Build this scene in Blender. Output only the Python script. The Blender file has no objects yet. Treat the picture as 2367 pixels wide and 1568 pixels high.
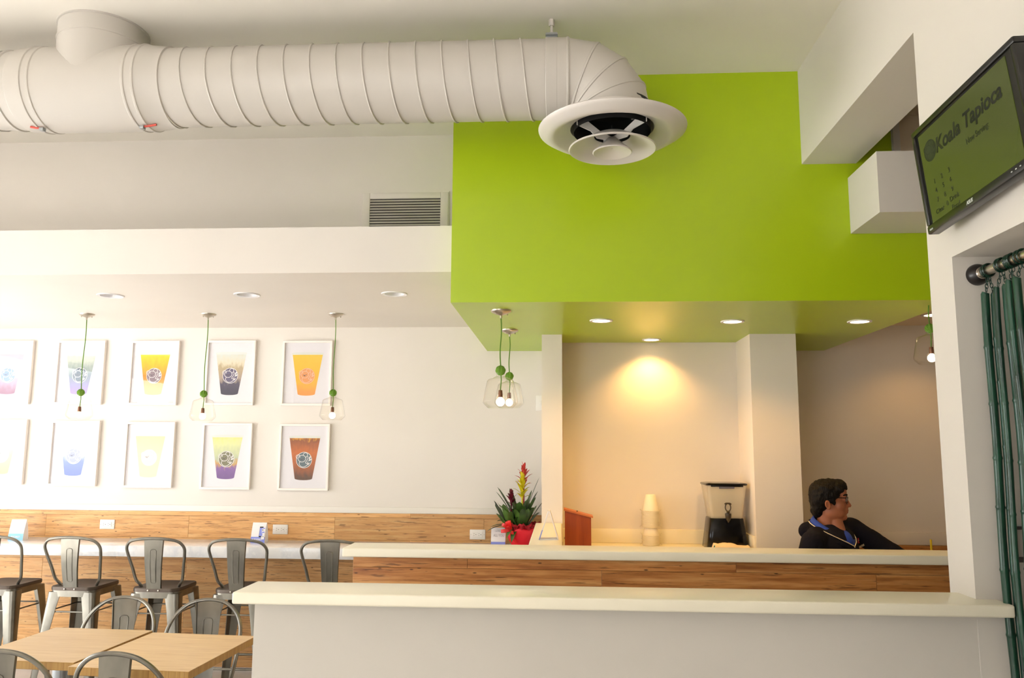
import bpy, bmesh, math, random
from mathutils import Vector, Matrix
S = bpy.context.scene
COL = S.collection
PI = math.pi
random.seed(7)

# ------------------------------------------------------------------ camera, light, exposure
def make_camera():
    pitch, yaw, roll = math.radians(7.773), math.radians(3.517), math.radians(.333)
    fw = Vector((-math.sin(yaw)*math.cos(pitch), math.cos(yaw)*math.cos(pitch), math.sin(pitch)))
    r = Vector((math.cos(yaw), math.sin(yaw), 0)); u = r.cross(fw)
    r2 = r*math.cos(roll)+u*math.sin(roll); u2 = -r*math.sin(roll)+u*math.cos(roll)
    cd = bpy.data.cameras.new('camera'); cd.sensor_width = 36; cd.lens = 1850.7/2367*36
    cd.clip_start = .05; cd.clip_end = 200
    cam = bpy.data.objects.new('camera', cd); COL.objects.link(cam)
    m = Matrix((r2, u2, -fw)).transposed().to_4x4(); m.translation = (0, 0, 1.61)
    cam.matrix_world = m; S.camera = cam
make_camera()
S.view_settings.view_transform = 'Standard'; S.view_settings.look = 'None'
S.view_settings.gamma = 1; S.view_settings.use_curve_mapping = False
S.view_settings.exposure = 0.05
W = bpy.data.worlds.new('daylight'); S.world = W; W.use_nodes = True
bg = W.node_tree.nodes['Background']
bg.inputs[0].default_value = (.955, .98, 1.0, 1); bg.inputs[1].default_value = 4.9

def lamp(name, kind, loc, energy, color, **k):
    ld = bpy.data.lights.new(name, kind); ld.energy = energy; ld.color = color
    rot = k.pop('rot', None)
    for a, b in k.items(): setattr(ld, a, b)
    o = bpy.data.objects.new(name, ld); COL.objects.link(o); o.location = loc
    if rot: o.rotation_euler = rot
    return o
sun = lamp('sun', 'SUN', (0, -8, 8), 34.0, (1, .975, .93), angle=math.radians(.6)); sun.rotation_euler = Vector((.12, .72, -.85)).to_track_quat('-Z', 'Y').to_euler()
# portals that guide sampling of the sky through the shop-front openings
def portal(name, loc, sx, sy, rot):
    o = lamp(name, 'AREA', loc, 1, (1, 1, 1), shape='RECTANGLE', size=sx, size_y=sy, rot=rot)
    o.data.cycles.is_portal = True
portal('window_portal_side', (-5.16, 2.95, 1.35), 2.3, 4.5, (0, -PI/2, 0))
portal('window_portal_front', (-3.0, -3.46, 2.17), 2.6, 2.35, (PI/2, 0, 0))

# ------------------------------------------------------------------ materials
def lin(c): return tuple(((v/255)/12.92 if v/255 <= .04045 else ((v/255+.055)/1.055)**2.4) for v in c)+(1,)
def mat(name, rgb=(200, 200, 200), rough=.5, metal=0, emit=None, es=1, spec=None, alpha=None):
    m = bpy.data.materials.new(name); m.use_nodes = True
    b = m.node_tree.nodes['Principled BSDF']
    b.inputs['Base Color'].default_value = lin(rgb); b.inputs['Roughness'].default_value = rough
    b.inputs['Metallic'].default_value = metal
    if spec is not None: b.inputs['Specular IOR Level'].default_value = spec
    if emit: b.inputs['Emission Color'].default_value = lin(emit); b.inputs['Emission Strength'].default_value = es
    return m
def N(m, t, **k):
    n = m.node_tree.nodes.new(t)
    for a, v in k.items(): setattr(n, a, v)
    return n
def L(m, a, b): m.node_tree.links.new(a, b)
def BS(m): return m.node_tree.nodes['Principled BSDF']
def coords(m, kind='Object', scale=(1, 1, 1), rnd=0):
    tc = N(m, 'ShaderNodeTexCoord'); mp = N(m, 'ShaderNodeMapping'); mp.inputs['Scale'].default_value = scale
    L(m, tc.outputs[kind], mp.inputs['Vector'])
    if rnd:
        oi = N(m, 'ShaderNodeObjectInfo'); mu = N(m, 'ShaderNodeMath', operation='MULTIPLY'); mu.inputs[1].default_value = rnd
        cb = N(m, 'ShaderNodeCombineXYZ'); L(m, oi.outputs['Random'], mu.inputs[0])
        for i in range(3): L(m, mu.outputs[0], cb.inputs[i])
        L(m, cb.outputs[0], mp.inputs['Location'])
    return mp.outputs[0]
def noise(m, vec, scale, detail=4, rough=.5):
    n = N(m, 'ShaderNodeTexNoise'); n.inputs['Scale'].default_value = scale; n.inputs['Detail'].default_value = detail
    n.inputs['Roughness'].default_value = rough; L(m, vec, n.inputs['Vector']); return n.outputs['Fac']
def ramp(m, fac, stops, interp='LINEAR'):
    r = N(m, 'ShaderNodeValToRGB'); e = r.color_ramp.elements; r.color_ramp.interpolation = interp
    while len(e) < len(stops): e.new(.5)
    for i, (p, c) in enumerate(stops): e[i].position = p; e[i].color = lin(c)
    L(m, fac, r.inputs[0]); return r.outputs[0]
def mixc(m, fac, a, b, blend='MIX'):
    x = N(m, 'ShaderNodeMix', data_type='RGBA', blend_type=blend)
    if hasattr(fac, 'links'): L(m, fac, x.inputs[0])
    else: x.inputs[0].default_value = fac
    L(m, a, x.inputs[6]); L(m, b, x.inputs[7]); return x.outputs[2]
def bump(m, h, strength=.1, dist=.01):
    b = N(m, 'ShaderNodeBump'); b.inputs['Strength'].default_value = strength; b.inputs['Distance'].default_value = dist
    L(m, h, b.inputs['Height']); L(m, b.outputs[0], BS(m).inputs['Normal'])
def paint(name, rgb, rough=.55, amt=.06, spec=.3):
    m = mat(name, rgb, rough, spec=spec); v = coords(m); bump(m, noise(m, v, 180, 3), amt, .002)
    f = noise(m, v, 1.3, 3); d = tuple(max(0, c-4) for c in rgb)
    L(m, ramp(m, f, [(.35, rgb), (.65, d)]), BS(m).inputs['Base Color']); return m
def wood(name, stops, dark, sc=(1.6, 1.6, 26), fleck=(3, 3, 60), rough=.45, rnd=40):
    m = mat(name, stops[0][1], rough); v = coords(m, 'Object', sc, rnd)
    base = ramp(m, noise(m, v, 1.6, 6, .6), stops)
    v2 = coords(m, 'Object', fleck, rnd*1.7); f2 = noise(m, v2, 1.5, 3, .55)
    if sc[2] > 10 and sc[0] < 10 and sc[1] < 10:
        f3 = noise(m, coords(m, 'Object', (5, 5, 130), rnd*2.3), 1.2, 5, .65); dk3 = N(m, 'ShaderNodeRGB'); dk3.outputs[0].default_value = lin(tuple(int(a*.62+b*.38) for a, b in zip(stops[0][1], dark)))
        base = mixc(m, ramp(m, f3, [(.53, (0, 0, 0)), (.62, (150, 150, 150))]), base, dk3.outputs[0])
        vo = N(m, 'ShaderNodeTexVoronoi'); vo.inputs['Scale'].default_value = 1.0; L(m, coords(m, 'Object', (9, 9, 26), rnd*3.1), vo.inputs['Vector'])
        kn = N(m, 'ShaderNodeRGB'); kn.outputs[0].default_value = lin(tuple(int(a*.7) for a in dark))
        base = mixc(m, ramp(m, vo.outputs['Distance'], [(.055, (230, 230, 230)), (.10, (0, 0, 0))]), base, kn.outputs[0])
    msk = ramp(m, f2, [(.60, (0, 0, 0)), (.655, (205, 205, 205))])
    dk = N(m, 'ShaderNodeRGB'); dk.outputs[0].default_value = lin(dark)
    c = mixc(m, msk, base, dk.outputs[0])
    oi = N(m, 'ShaderNodeObjectInfo'); tone = ramp(m, oi.outputs['Random'], [(0, (222, 222, 222)), (1, (255, 255, 255))])
    c = mixc(m, 1.0, c, tone, 'MULTIPLY')
    L(m, c, BS(m).inputs['Base Color']); bump(m, f2, .05, .002); return m
M = {}
M['wall'] = paint('cream_wall_paint', (234, 227, 219))
M['ceil'] = paint('ceiling_paint', (238, 232, 222), .7)
M['green'] = paint('lime_green_paint', (176, 203, 24), .3, amt=.03, spec=.5)
M['white'] = paint('white_wall_paint', (218, 212, 203))
M['halfwall'] = paint('half_wall_paint', (216, 210, 201))
M['tan'] = paint('kitchen_wall_paint', (226, 208, 182))
M['duct'] = mat('white_painted_sheet_metal', (196, 190, 182), .42)
bump(M['duct'], noise(M['duct'], coords(M['duct']), 14, 3), .03, .01)
M['diffuser'] = mat('white_enamel', (216, 210, 204), .3)
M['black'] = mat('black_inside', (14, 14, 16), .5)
M['wood'] = wood('strand_wood_plank', [(.25, (206, 146, 84)), (.5, (234, 178, 112)), (.75, (246, 204, 142))], (112, 64, 32), fleck=(5, 5, 75))
M['wood2'] = wood('hickory_plank', [(.32, (158, 92, 42)), (.5, (204, 136, 72)), (.66, (228, 168, 102))], (70, 34, 14), fleck=(4, 4, 52))
M['table'] = wood('bamboo_top', [(.3, (222, 182, 122)), (.7, (238, 204, 148))], (206, 160, 100), sc=(2, 40, 2), fleck=(3, 60, 3), rough=.35)
M['tedge'] = wood('bamboo_edge', [(.3, (196, 146, 76)), (.7, (226, 182, 108))], (150, 100, 46), sc=(60, 60, 1), fleck=(90, 90, 1), rough=.45)
M['ledge'] = mat('cream_solid_surface', (245, 238, 216), .28)
M['quartz'] = mat('white_quartz', (242, 240, 238), .12)
v = coords(M['quartz'], 'Object', (2, 2, 2)); L(M['quartz'], ramp(M['quartz'], noise(M['quartz'], v, 2.2, 6, .6), [(.45, (243, 241, 239)), (.56, (226, 226, 228)), (.62, (243, 241, 239))]), BS(M['quartz']).inputs['Base Color'])
M['gun'] = mat('clear_coated_gunmetal', (128, 124, 114), .3, .95)
v = coords(M['gun'], 'Object', (5, 5, 3), 9); L(M['gun'], ramp(M['gun'], noise(M['gun'], v, 2, 3), [(.25, (116, 112, 104)), (.75, (150, 146, 135))]), BS(M['gun']).inputs['Base Color'])
M['seatm'] = mat('dark_seat_metal', (92, 82, 74), .42, .8)
M['nickel'] = mat('brushed_nickel', (196, 188, 176), .3, 1)
M['steel'] = mat('grey_steel_post', (168, 172, 176), .35, .9)
M['plastic'] = mat('white_plastic', (240, 236, 230), .35)
M['slot'] = mat('dark_slot', (60, 54, 50), .6)
M['cord'] = mat('green_fabric_cord', (96, 138, 44), .8)
M['knot'] = mat('green_cord_knot', (112, 158, 44), .8)
bump(M['knot'], N(M['knot'], 'ShaderNodeTexWave').outputs['Fac'], .5, .01)
M['socket'] = mat('copper_socket', (120, 82, 60), .35, .6)
M['bulb'] = mat('lit_bulb', (255, 245, 230), .3, emit=(255, 232, 196), es=14)
M['lamp_on'] = mat('lit_downlight', (255, 245, 230), .3, emit=(255, 226, 178), es=9)
M['lamp_off'] = mat('white_reflector', (236, 234, 236), .25)
M['frame'] = mat('white_frame_lacquer', (248, 240, 234), .35)
M['print'] = mat('white_print_paper', (236, 233, 238), .6)
M['red_clip'] = mat('red_clip', (214, 84, 70), .4)
M['leaf'] = mat('bromeliad_leaf', (46, 78, 30), .35)
v = coords(M['leaf'], 'Object', (8, 8, 8), 5); L(M['leaf'], ramp(M['leaf'], noise(M['leaf'], v, 1, 3), [(.3, (36, 62, 24)), (.7, (86, 122, 48))]), BS(M['leaf']).inputs['Base Color'])
M['yellow'] = mat('yellow_bract', (222, 206, 30), .4)
M['redb'] = mat('red_bract', (206, 66, 58), .4)
M['maroon'] = mat('maroon_bract', (112, 18, 40), .4)
M['foil'] = mat('red_wrap', (236, 24, 44), .4)
M['tissue'] = mat('dark_red_tissue', (172, 14, 30), .7)
M['bow'] = mat('red_ribbon', (226, 34, 30), .25)
M['boxwood'] = wood('cherry_wood', [(.3, (160, 66, 20)), (.7, (186, 84, 28))], (146, 56, 16), sc=(20, 20, 1.5), fleck=(30, 30, 1))
M['boxlid'] = wood('cherry_lid', [(.3, (206, 112, 56)), (.7, (220, 132, 72))], (190, 96, 44), sc=(3, 20, 20), fleck=(3, 30, 30))
M['paper'] = mat('paper_cup', (252, 242, 220), .6)
M['blackp'] = mat('glossy_black_plastic', (14, 15, 20), .15, spec=.35)
M['tapp'] = mat('brown_black_tap', (54, 46, 36), .35)
M['towel'] = mat('cream_towel', (236, 212, 176), .9)
M['teal'] = mat('teal_stripe', (40, 130, 130), .9)
M['skin'] = mat('skin', (176, 108, 76), .5)
M['hair'] = mat('black_hair', (14, 11, 10), .6, spec=.2)
bump(M['hair'], noise(M['hair'], coords(M['hair'], 'Object', (60, 60, 14)), 2, 4), .6, .01)
M['jacket'] = mat('navy_jacket', (25, 25, 36), .9, spec=.15)
bump(M['jacket'], noise(M['jacket'], coords(M['jacket']), 22, 3), .25, .02)
M['shirt'] = mat('blue_shirt', (38, 70, 170), .8)
M['jeans'] = mat('dark_trousers', (34, 38, 52), .85)
M['shoe'] = mat('black_shoe', (20, 20, 22), .4)
M['zip'] = mat('cream_zip', (226, 214, 190), .5)
M['redlogo'] = mat('red_emblem', (170, 24, 34), .6)
M['lens'] = mat('eye_white', (230, 222, 214), .3)
M['tvb'] = mat('black_monitor_plastic', (26, 26, 24), .28)
M['screen'] = mat('dim_green_screen', (50, 56, 30), .22, emit=(92, 102, 34), es=.3)
M['ink'] = mat('dark_screen_text', (28, 32, 26), .3)
M['silver'] = mat('silver_print', (196, 200, 196), .3)
M['bamboo'] = mat('dark_green_bamboo', (20, 58, 44), .28)
v = coords(M['bamboo'], 'Object', (30, 30, 5), 9); L(M['bamboo'], ramp(M['bamboo'], noise(M['bamboo'], v, 1, 3), [(.3, (12, 42, 30)), (.7, (34, 78, 58))]), BS(M['bamboo']).inputs['Base Color'])
M['chain'] = mat('dark_green_wire', (22, 50, 40), .3, .6)
M['ring'] = mat('dark_green_ring', (12, 44, 30), .2)
M['flange'] = mat('black_wood_flange', (20, 15, 14), .3)
M['bronze'] = mat('dark_grey_plate', (84, 76, 74), .5)
M['card'] = mat('white_card', (244, 240, 240), .5)
M['blue'] = mat('blue_card_print', (140, 152, 232), .5)
M['cyan'] = mat('light_blue_card_print', (150, 206, 240), .5)
M['grey'] = mat('grey_card_print', (186, 180, 186), .6)
M['strawy'] = mat('yellow_straw', (230, 200, 20), .4)
M['floor'] = mat('polished_concrete', (214, 212, 210), .3)
v = coords(M['floor']); L(M['floor'], ramp(M['floor'], noise(M['floor'], v, 2.5, 7, .65), [(.3, (200, 198, 196)), (.7, (226, 224, 222))]), BS(M['floor']).inputs['Base Color'])
M['pave'] = paint('bounce_pavement_concrete', (204, 203, 200), .8)
M['mullion'] = mat('window_frame_metal', (120, 118, 116), .4, .6)
def thin_glass(name, tint=(255, 255, 255), refl=1.0, base=.0, rough=0.0, power=5):
    m = bpy.data.materials.new(name); m.use_nodes = True; nt = m.node_tree; nt.nodes.clear()
    o = N(m, 'ShaderNodeOutputMaterial'); mx = N(m, 'ShaderNodeMixShader'); t = N(m, 'ShaderNodeBsdfTransparent'); g = N(m, 'ShaderNodeBsdfGlossy')
    t.inputs[0].default_value = lin(tint); g.inputs['Roughness'].default_value = rough
    lw = N(m, 'ShaderNodeLayerWeight'); lw.inputs[0].default_value = .5
    pw = N(m, 'ShaderNodeMath', operation='POWER'); pw.inputs[1].default_value = power; L(m, lw.outputs['Facing'], pw.inputs[0])
    mu = N(m, 'ShaderNodeMath', operation='MULTIPLY_ADD'); mu.inputs[1].default_value = refl; mu.inputs[2].default_value = base; mu.use_clamp = True
    L(m, pw.outputs[0], mu.inputs[0]); L(m, mu.outputs[0], mx.inputs[0]); L(m, t.outputs[0], mx.inputs[1]); L(m, g.outputs[0], mx.inputs[2])
    L(m, mx.outputs[0], o.inputs[0]); return m
M['glass'] = thin_glass('clear_shade_glass', (253, 252, 249), .9, .014, power=3.2)
M['pane'] = thin_glass('picture_glass', (255, 255, 255), 1.0, .09)
M['sleeve'] = thin_glass('crinkled_plastic_sleeve', (255, 254, 250), .5, .02, .15)
M['tank'] = bpy.data.materials.new('frosted_clear_tank'); M['tank'].use_nodes = True
b = BS(M['tank']); b.inputs['Base Color'].default_value = lin((236, 228, 208)); b.inputs['Roughness'].default_value = .2; b.inputs['Alpha'].default_value = .34

# ------------------------------------------------------------------ mesh helpers
class MB:
    def __init__(s): s.v = []; s.f = []; s.sm = []
    def add(s, vs, fs, smooth=False):
        o = len(s.v); s.v += [tuple(x) for x in vs]; s.f += [tuple(i+o for i in f) for f in fs]; s.sm += [smooth]*len(fs); return s
    def box(s, x0, x1, y0, y1, z0, z1):
        vs = [(x, y, z) for x in (x0, x1) for y in (y0, y1) for z in (z0, z1)]
        return s.add(vs, [(0, 1, 3, 2), (4, 6, 7, 5), (0, 4, 5, 1), (2, 3, 7, 6), (0, 2, 6, 4), (1, 5, 7, 3)])
    def rbox(s, x0, x1, y0, y1, z0, z1, r=.006, seg=2):
        bm = bmesh.new(); bmesh.ops.create_cube(bm, size=1)
        for vv in bm.verts: vv.co = ((x0+x1)/2+vv.co.x*(x1-x0), (y0+y1)/2+vv.co.y*(y1-y0), (z0+z1)/2+vv.co.z*(z1-z0))
        bmesh.ops.bevel(bm, geom=bm.edges[:], offset=r, segments=seg, profile=.5, affect='EDGES'); return s.bm(bm)
    def bm(s, bm, smooth=True):
        bm.verts.index_update(); s.add([v.co[:] for v in bm.verts], [[v.index for v in f.verts] for f in bm.faces], smooth); bm.free(); return s
    def lathe(s, prof, n=32, c=(0, 0, 0), axis='z', close=False, smooth=True, cap=False):
        vs = []
        for r, h in prof:
            for i in range(n):
                a = 2*PI*i/n; x, y = r*math.cos(a), r*math.sin(a)
                p = (x, y, h) if axis == 'z' else ((h, x, y) if axis == 'x' else (y, h, x))
                vs.append((p[0]+c[0], p[1]+c[1], p[2]+c[2]))
        fs = [(k*n+i, k*n+(i+1) % n, (k+1)*n+(i+1) % n, (k+1)*n+i) for k in range(len(prof)-1) for i in range(n)]
        if cap: fs += [tuple(range(n))[::-1], tuple((len(prof)-1)*n+i for i in range(n))]
        return s.add(vs, fs, smooth)
    def tube(s, pts, r, n=8, closed=False, smooth=True, cap=True):
        P = [Vector(p) for p in pts]; R = r if isinstance(r, (list, tuple)) else [r]*len(P); k = len(P); rings = []
        prev = None
        for i in range(k):
            a = P[(i-1) % k] if (closed or i > 0) else P[i]; b = P[(i+1) % k] if (closed or i < k-1) else P[i]
            t = (b-a).normalized()
            if prev is None: u = t.orthogonal().normalized()
            else: u = (prev-t*prev.dot(t)).normalized()
            prev = u; w = t.cross(u)
            rings.append([P[i]+(u*math.cos(2*PI*j/n)+w*math.sin(2*PI*j/n))*R[i] for j in range(n)])
        vs = [p for q in rings for p in q]; m = k if closed else k-1
        fs = [(i*n+j, i*n+(j+1) % n, ((i+1) % k)*n+(j+1) % n, ((i+1) % k)*n+j) for i in range(m) for j in range(n)]
        if cap and not closed: fs += [tuple(range(n))[::-1], tuple((k-1)*n+j for j in range(n))]
        return s.add(vs, fs, smooth)
    def ell(s, c, r, rot=None, n=12, m=8):
        vs = []; c = Vector(c)
        for i in range(m+1):
            for j in range(n):
                t = PI*i/m; a = 2*PI*j/n
                p = Vector((r[0]*math.sin(t)*math.cos(a), r[1]*math.sin(t)*math.sin(a), r[2]*math.cos(t)))
                vs.append((rot @ p if rot else p)+c)
        return s.add(vs, [(i*n+j, (i+1)*n+j, (i+1)*n+(j+1) % n, i*n+(j+1) % n) for i in range(m) for j in range(n)], True)
    def cap(s, a, b, r0, r1, n=12):
        a = Vector(a); b = Vector(b); k = 6; pts = []; rr = []; d = (b-a).normalized()
        for i in range(4): t = PI/2*i/3; pts.append(a-d*r0*math.cos(t)); rr.append(max(.001, r0*math.sin(t)))
        for i in range(1, k): pts.append(a.lerp(b, i/k)); rr.append(r0+(r1-r0)*i/k)
        for i in range(4): t = PI/2*i/3; pts.append(b+d*r1*math.sin(t)); rr.append(max(.001, r1*math.cos(t)))
        return s.tube(pts, rr, n)
    def prism(s, poly, h0, h1, axis='z', smooth=False):
        n = len(poly)
        def P(x, y, h): return (x, y, h) if axis == 'z' else ((h, x, y) if axis == 'x' else (x, h, y))
        vs = [P(x, y, h0) for x, y in poly]+[P(x, y, h1) for x, y in poly]
        return s.add(vs, [tuple(range(n))[::-1], tuple(range(n, 2*n))]+[(i, (i+1) % n, n+(i+1) % n, n+i) for i in range(n)], smooth)
    def ribbon(s, pts, w, y=0, closed=False, t=.0006):        # flat printed line in the xz plane
        P = [Vector((p[0], p[1])) for p in pts]; k = len(P); vs = []
        for i in range(k):
            a = P[(i-1) % k] if (closed or i) else P[i]; b = P[(i+1) % k] if (closed or i < k-1) else P[i]
            d = b-a; d = d.normalized() if d.length > 1e-9 else Vector((1, 0)); nn = Vector((-d.y, d.x))*w/2
            vs += [(P[i].x+nn.x, y, P[i].y+nn.y), (P[i].x-nn.x, y, P[i].y-nn.y)]
        m = k if closed else k-1
        return s.add(vs, [(2*i, 2*i+1, 2*((i+1) % k)+1, 2*((i+1) % k)) for i in range(m)])
    def flat(s, pts, y=0): return s.add([(a, y, b) for a, b in pts], [tuple(range(len(pts)))])
    def mesh(s, name, m, ang=35):
        me = bpy.data.meshes.new(name); me.from_pydata(s.v, [], s.f)
        me.materials.append(m); me.polygons.foreach_set('use_smooth', s.sm)
        bm = bmesh.new(); bm.from_mesh(me); bmesh.ops.recalc_face_normals(bm, faces=bm.faces[:]); bm.to_mesh(me); bm.free()
        if any(s.sm): me.set_sharp_from_angle(angle=math.radians(ang))
        me.update(); return me
    def obj(s, name, m, parent=None, loc=None, ang=35):
        o = bpy.data.objects.new(name, s.mesh(name, m, ang)); COL.objects.link(o)
        if parent: o.parent = parent
        if loc: o.location = loc
        return o
def tag(o, label, cat, group=None, kind=None):
    o['label'] = label; o['category'] = cat
    if group: o['group'] = group
    if kind: o['kind'] = kind
    return o
def thing(name, label, cat, loc=(0, 0, 0), rz=0, group=None):
    o = bpy.data.objects.new(name, None); COL.objects.link(o); o.empty_display_size = .1
    o.location = loc; o.rotation_euler = (0, 0, rz); return tag(o, label, cat, group)
KIDS = {}
def dup(root, loc, rz, label, parent=None):
    def cp(o, par):
        c = o.copy(); COL.objects.link(c)
        if par: c.parent = par
        for ch in [x for x in bpy.data.objects if x.parent == o]: cp(ch, c)
        return c
    c = cp(root, None); c.location = loc; c.rotation_euler = (0, 0, rz); c['label'] = label; return c
def struct(name, mb, m, label=None):
    o = mb.obj(name, m); o['kind'] = 'structure'
    if label: o['label'] = label
    return o
def circ(cx, cy, rx, ry=None, n=28, a0=0, a1=2*PI, end=False):
    ry = ry or rx; return [(cx+rx*math.cos(a0+(a1-a0)*i/(n-1 if end else n)), cy+ry*math.sin(a0+(a1-a0)*i/(n-1 if end else n))) for i in range(n)]
def rrect(x0, x1, y0, y1, r, n=4):
    o = []
    for cx, cy, a in ((x1-r, y1-r, 0), (x0+r, y1-r, PI/2), (x0+r, y0+r, PI), (x1-r, y0+r, 1.5*PI)):
        o += [(cx+r*math.cos(a+PI/2*i/n), cy+r*math.sin(a+PI/2*i/n)) for i in range(n+1)]
    return o
def smoothpts(pts, n=6, closed=False):                          # Catmull-Rom
    P = [Vector(p) for p in pts]; k = len(P); out = []
    for i in range(k if closed else k-1):
        p0, p1, p2, p3 = [P[j % k] if closed else P[min(max(j, 0), k-1)] for j in (i-1, i, i+1, i+2)]
        for q in range(n):
            t = q/n; out.append(.5*((2*p1)+(p2-p0)*t+(2*p0-5*p1+4*p2-p3)*t*t+(3*p1-p0-3*p2+p3)*t**3))
    if not closed: out.append(P[-1])
    return out
def text(name, body, size, m, parent, mtx, shear=0, bold=0, width=None, align='CENTER', depth=.0004):
    cu = bpy.data.curves.new(name, 'FONT'); cu.body = body; cu.size = size; cu.shear = shear; cu.offset = bold; cu.align_x = align
    cu.align_y = 'CENTER'; cu.extrude = depth; cu.resolution_u = 3
    t = bpy.data.objects.new(name, cu); COL.objects.link(t)
    dg = bpy.context.evaluated_depsgraph_get(); me = bpy.data.meshes.new_from_object(t.evaluated_get(dg))
    bpy.data.objects.remove(t); bpy.data.curves.remove(cu)
    if width:
        w = max(v.co.x for v in me.vertices)-min(v.co.x for v in me.vertices)
        if w > 0:
            for v in me.vertices: v.co.x *= width/w
    me.materials.clear(); me.materials.append(m)
    o = bpy.data.objects.new(name, me); COL.objects.link(o); o.parent = parent; o.matrix_local = mtx; return o
UP = Matrix(((1, 0, 0, 0), (0, 0, -1, 0), (0, 1, 0, 0), (0, 0, 0, 1)))   # text plane standing up, facing -y

# ------------------------------------------------------------------ the room shell
XL, YF, H = -5.2, -3.5, 3.51
struct('floor', MB().box(XL-.2, 3.3, YF-.2, 6.1, -.1, 0), M['floor'])
struct('ceiling', MB().box(XL-.2, 3.3, YF-.2, 6.1, H, H+.1), M['ceil'])
struct('bounce_pavement', MB().box(-30, XL-.15, -25, 20, -.25, -.12).box(XL-.15, 20, -25, YF-.15, -.25, -.12), M['pave'])  # unseen ground outside, added to bounce sunlight up through the windows
wb = struct('wall_back', MB().box(XL-.2, 3.3, 5.93, 6.1, 0, H), M['wall'])
struct('wall_upper', MB().box(XL, -.549, 4.66, 4.80, 2.759, H), M['wall'])
struct('ceiling_soffit', MB().box(XL, -.549, 4.03, 5.93, 2.513, 2.759), M['wall'])
struct('wall_green', MB().box(-.549, 1.917, 3.913, 5.93, 2.33, H), M['green'])
struct('ceiling_kitchen', MB().box(1.917, 3.2, 3.913, 5.93, 2.513, H), M['tan'])
struct('wall_kitchen', MB().box(3.2, 3.3, YF, 5.93, 0, H), M['tan'])
struct('trim_1', MB().box(1.64, 1.672, 3.885, 3.913, 2.68, H), M['white'])
struct('wall_kitchen_upper', MB().box(1.672, 3.2, 3.89, 3.912, 2.68, 3.255).box(1.47, 3.2, 2.9, 3.89, 3.255, 3.3), M['tan'])
struct('ceiling_bulkhead', MB().box(1.42, 3.2, 3.55, 3.912, 2.662, 2.945), M['white'])
struct('beam', MB().box(1.2, 1.464, 2.636, 3.913, 3.02, H), M['white'])
struct('wall_right', MB().box(1.2, 1.47, 2.48, 2.636, 0, H).box(1.2, 1.47, 1.15, 2.48, 2.2, H).box(1.2, 1.47, YF, 1.15, 0, H), M['white'])
# shop-front walls with openings (behind and beside the camera), mullions in the openings
wl = MB().box(XL-.15, XL, YF, .7, 0, H).box(XL-.15, XL, 5.2, 5.93, 0, H).box(XL-.15, XL, .7, 5.2, 2.5, H).box(XL-.15, XL, .7, 5.2, 0, .2)
wl = struct('wall_left', wl, M['wall'])
wn = struct('window_1', MB().box(XL-.1, XL-.05, .7, .76, .2, 2.5).box(XL-.1, XL-.05, 5.14, 5.2, .2, 2.5).box(XL-.1, XL-.05, .76, 5.14, .2, .26).box(XL-.1, XL-.05, .76, 5.14, 2.44, 2.5).box(XL-.1, XL-.05, 2.17, 2.22, .26, 2.44).box(XL-.1, XL-.05, 3.65, 3.70, .26, 2.44), M['mullion'])
wf = MB().box(XL, -4.3, YF-.15, YF, 0, H).box(-1.7, 3.2, YF-.15, YF, 0, H).box(-4.3, -1.7, YF-.15, YF, 3.35, H).box(-4.3, -1.7, YF-.15, YF, 0, 1.0)
struct('wall_front', wf, M['wall'])
wm = MB()
for x in (-4.3, -3.03, -1.75): wm.box(x, x+.05, YF-.1, YF-.05, 1.0, 3.35)
wm.box(-4.25, -1.75, YF-.1, YF-.05, 2.6, 2.65)
struct('window_2', wm, M['mullion'])
# alcove behind the counter: two piers, the recessed back wall
struct('wall_pier', MB().box(-.121, .008, 5.06, 5.93, 0, 2.33), M['wall'])
struct('wall_alcove', MB().box(.008, 1.183, 5.46, 5.6, 0, 2.33), M['wall'])
struct('column', MB().box(1.183, 1.467, 5.06, 5.93, 0, 2.33), M['wall'])
# half walls
struct('wall_half', MB().box(-.935, 1.2, 2.482, 2.585, 0, 1.149), M['halfwall'])
hw2 = struct('wall_half_counter', MB().box(-.895, 3.2, 3.512, 3.63, 0, 1.146).box(-.14, -.01, 3.63, 5.06, 0, 1.117), M['halfwall'])
tag(struct('ledge', MB().rbox(-.972, 1.262, 2.391, 2.593, 1.149, 1.184, .006, 3), M['ledge']), 'cream ledge capping the plain white half wall nearest the camera', 'ledge', kind='thing')
tag(struct('ledge', MB().rbox(-.935, 3.19, 3.461, 3.66, 1.146, 1.184, .006, 3), M['ledge']), 'long cream ledge capping the wood-clad half wall before the man', 'ledge', kind='thing')
tag(struct('ledge', MB().rbox(-.158, .004, 3.66, 5.06, 1.117, 1.154, .007, 3), M['ledge']), 'short cream ledge running back to the pier under the folded sign', 'ledge', kind='thing')
tag(struct('counter', MB().rbox(.008, 1.183, 4.75, 5.46, .96, .995, .005), M['ledge']), 'cream counter in the alcove under the drinks dispenser and cups', 'counter', kind='thing')
struct('trim_2', MB().rbox(.008, 1.183, 5.445, 5.46, .995, 1.085, .003), M['ledge'])
struct('trim_3', MB().rbox(1.168, 1.183, 5.07, 5.445, .995, 1.085, .003), M['ledge'])
struct('trim_4', MB().rbox(1.467, 3.2, 5.914, 5.93, .953, 1.042, .003), M['wall'])
struct('trim_5', MB().rbox(XL, -.121, 5.918, 5.93, 1.131, 1.176, .003), paint('bright_white_trim_paint', (244, 239, 231)))
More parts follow.
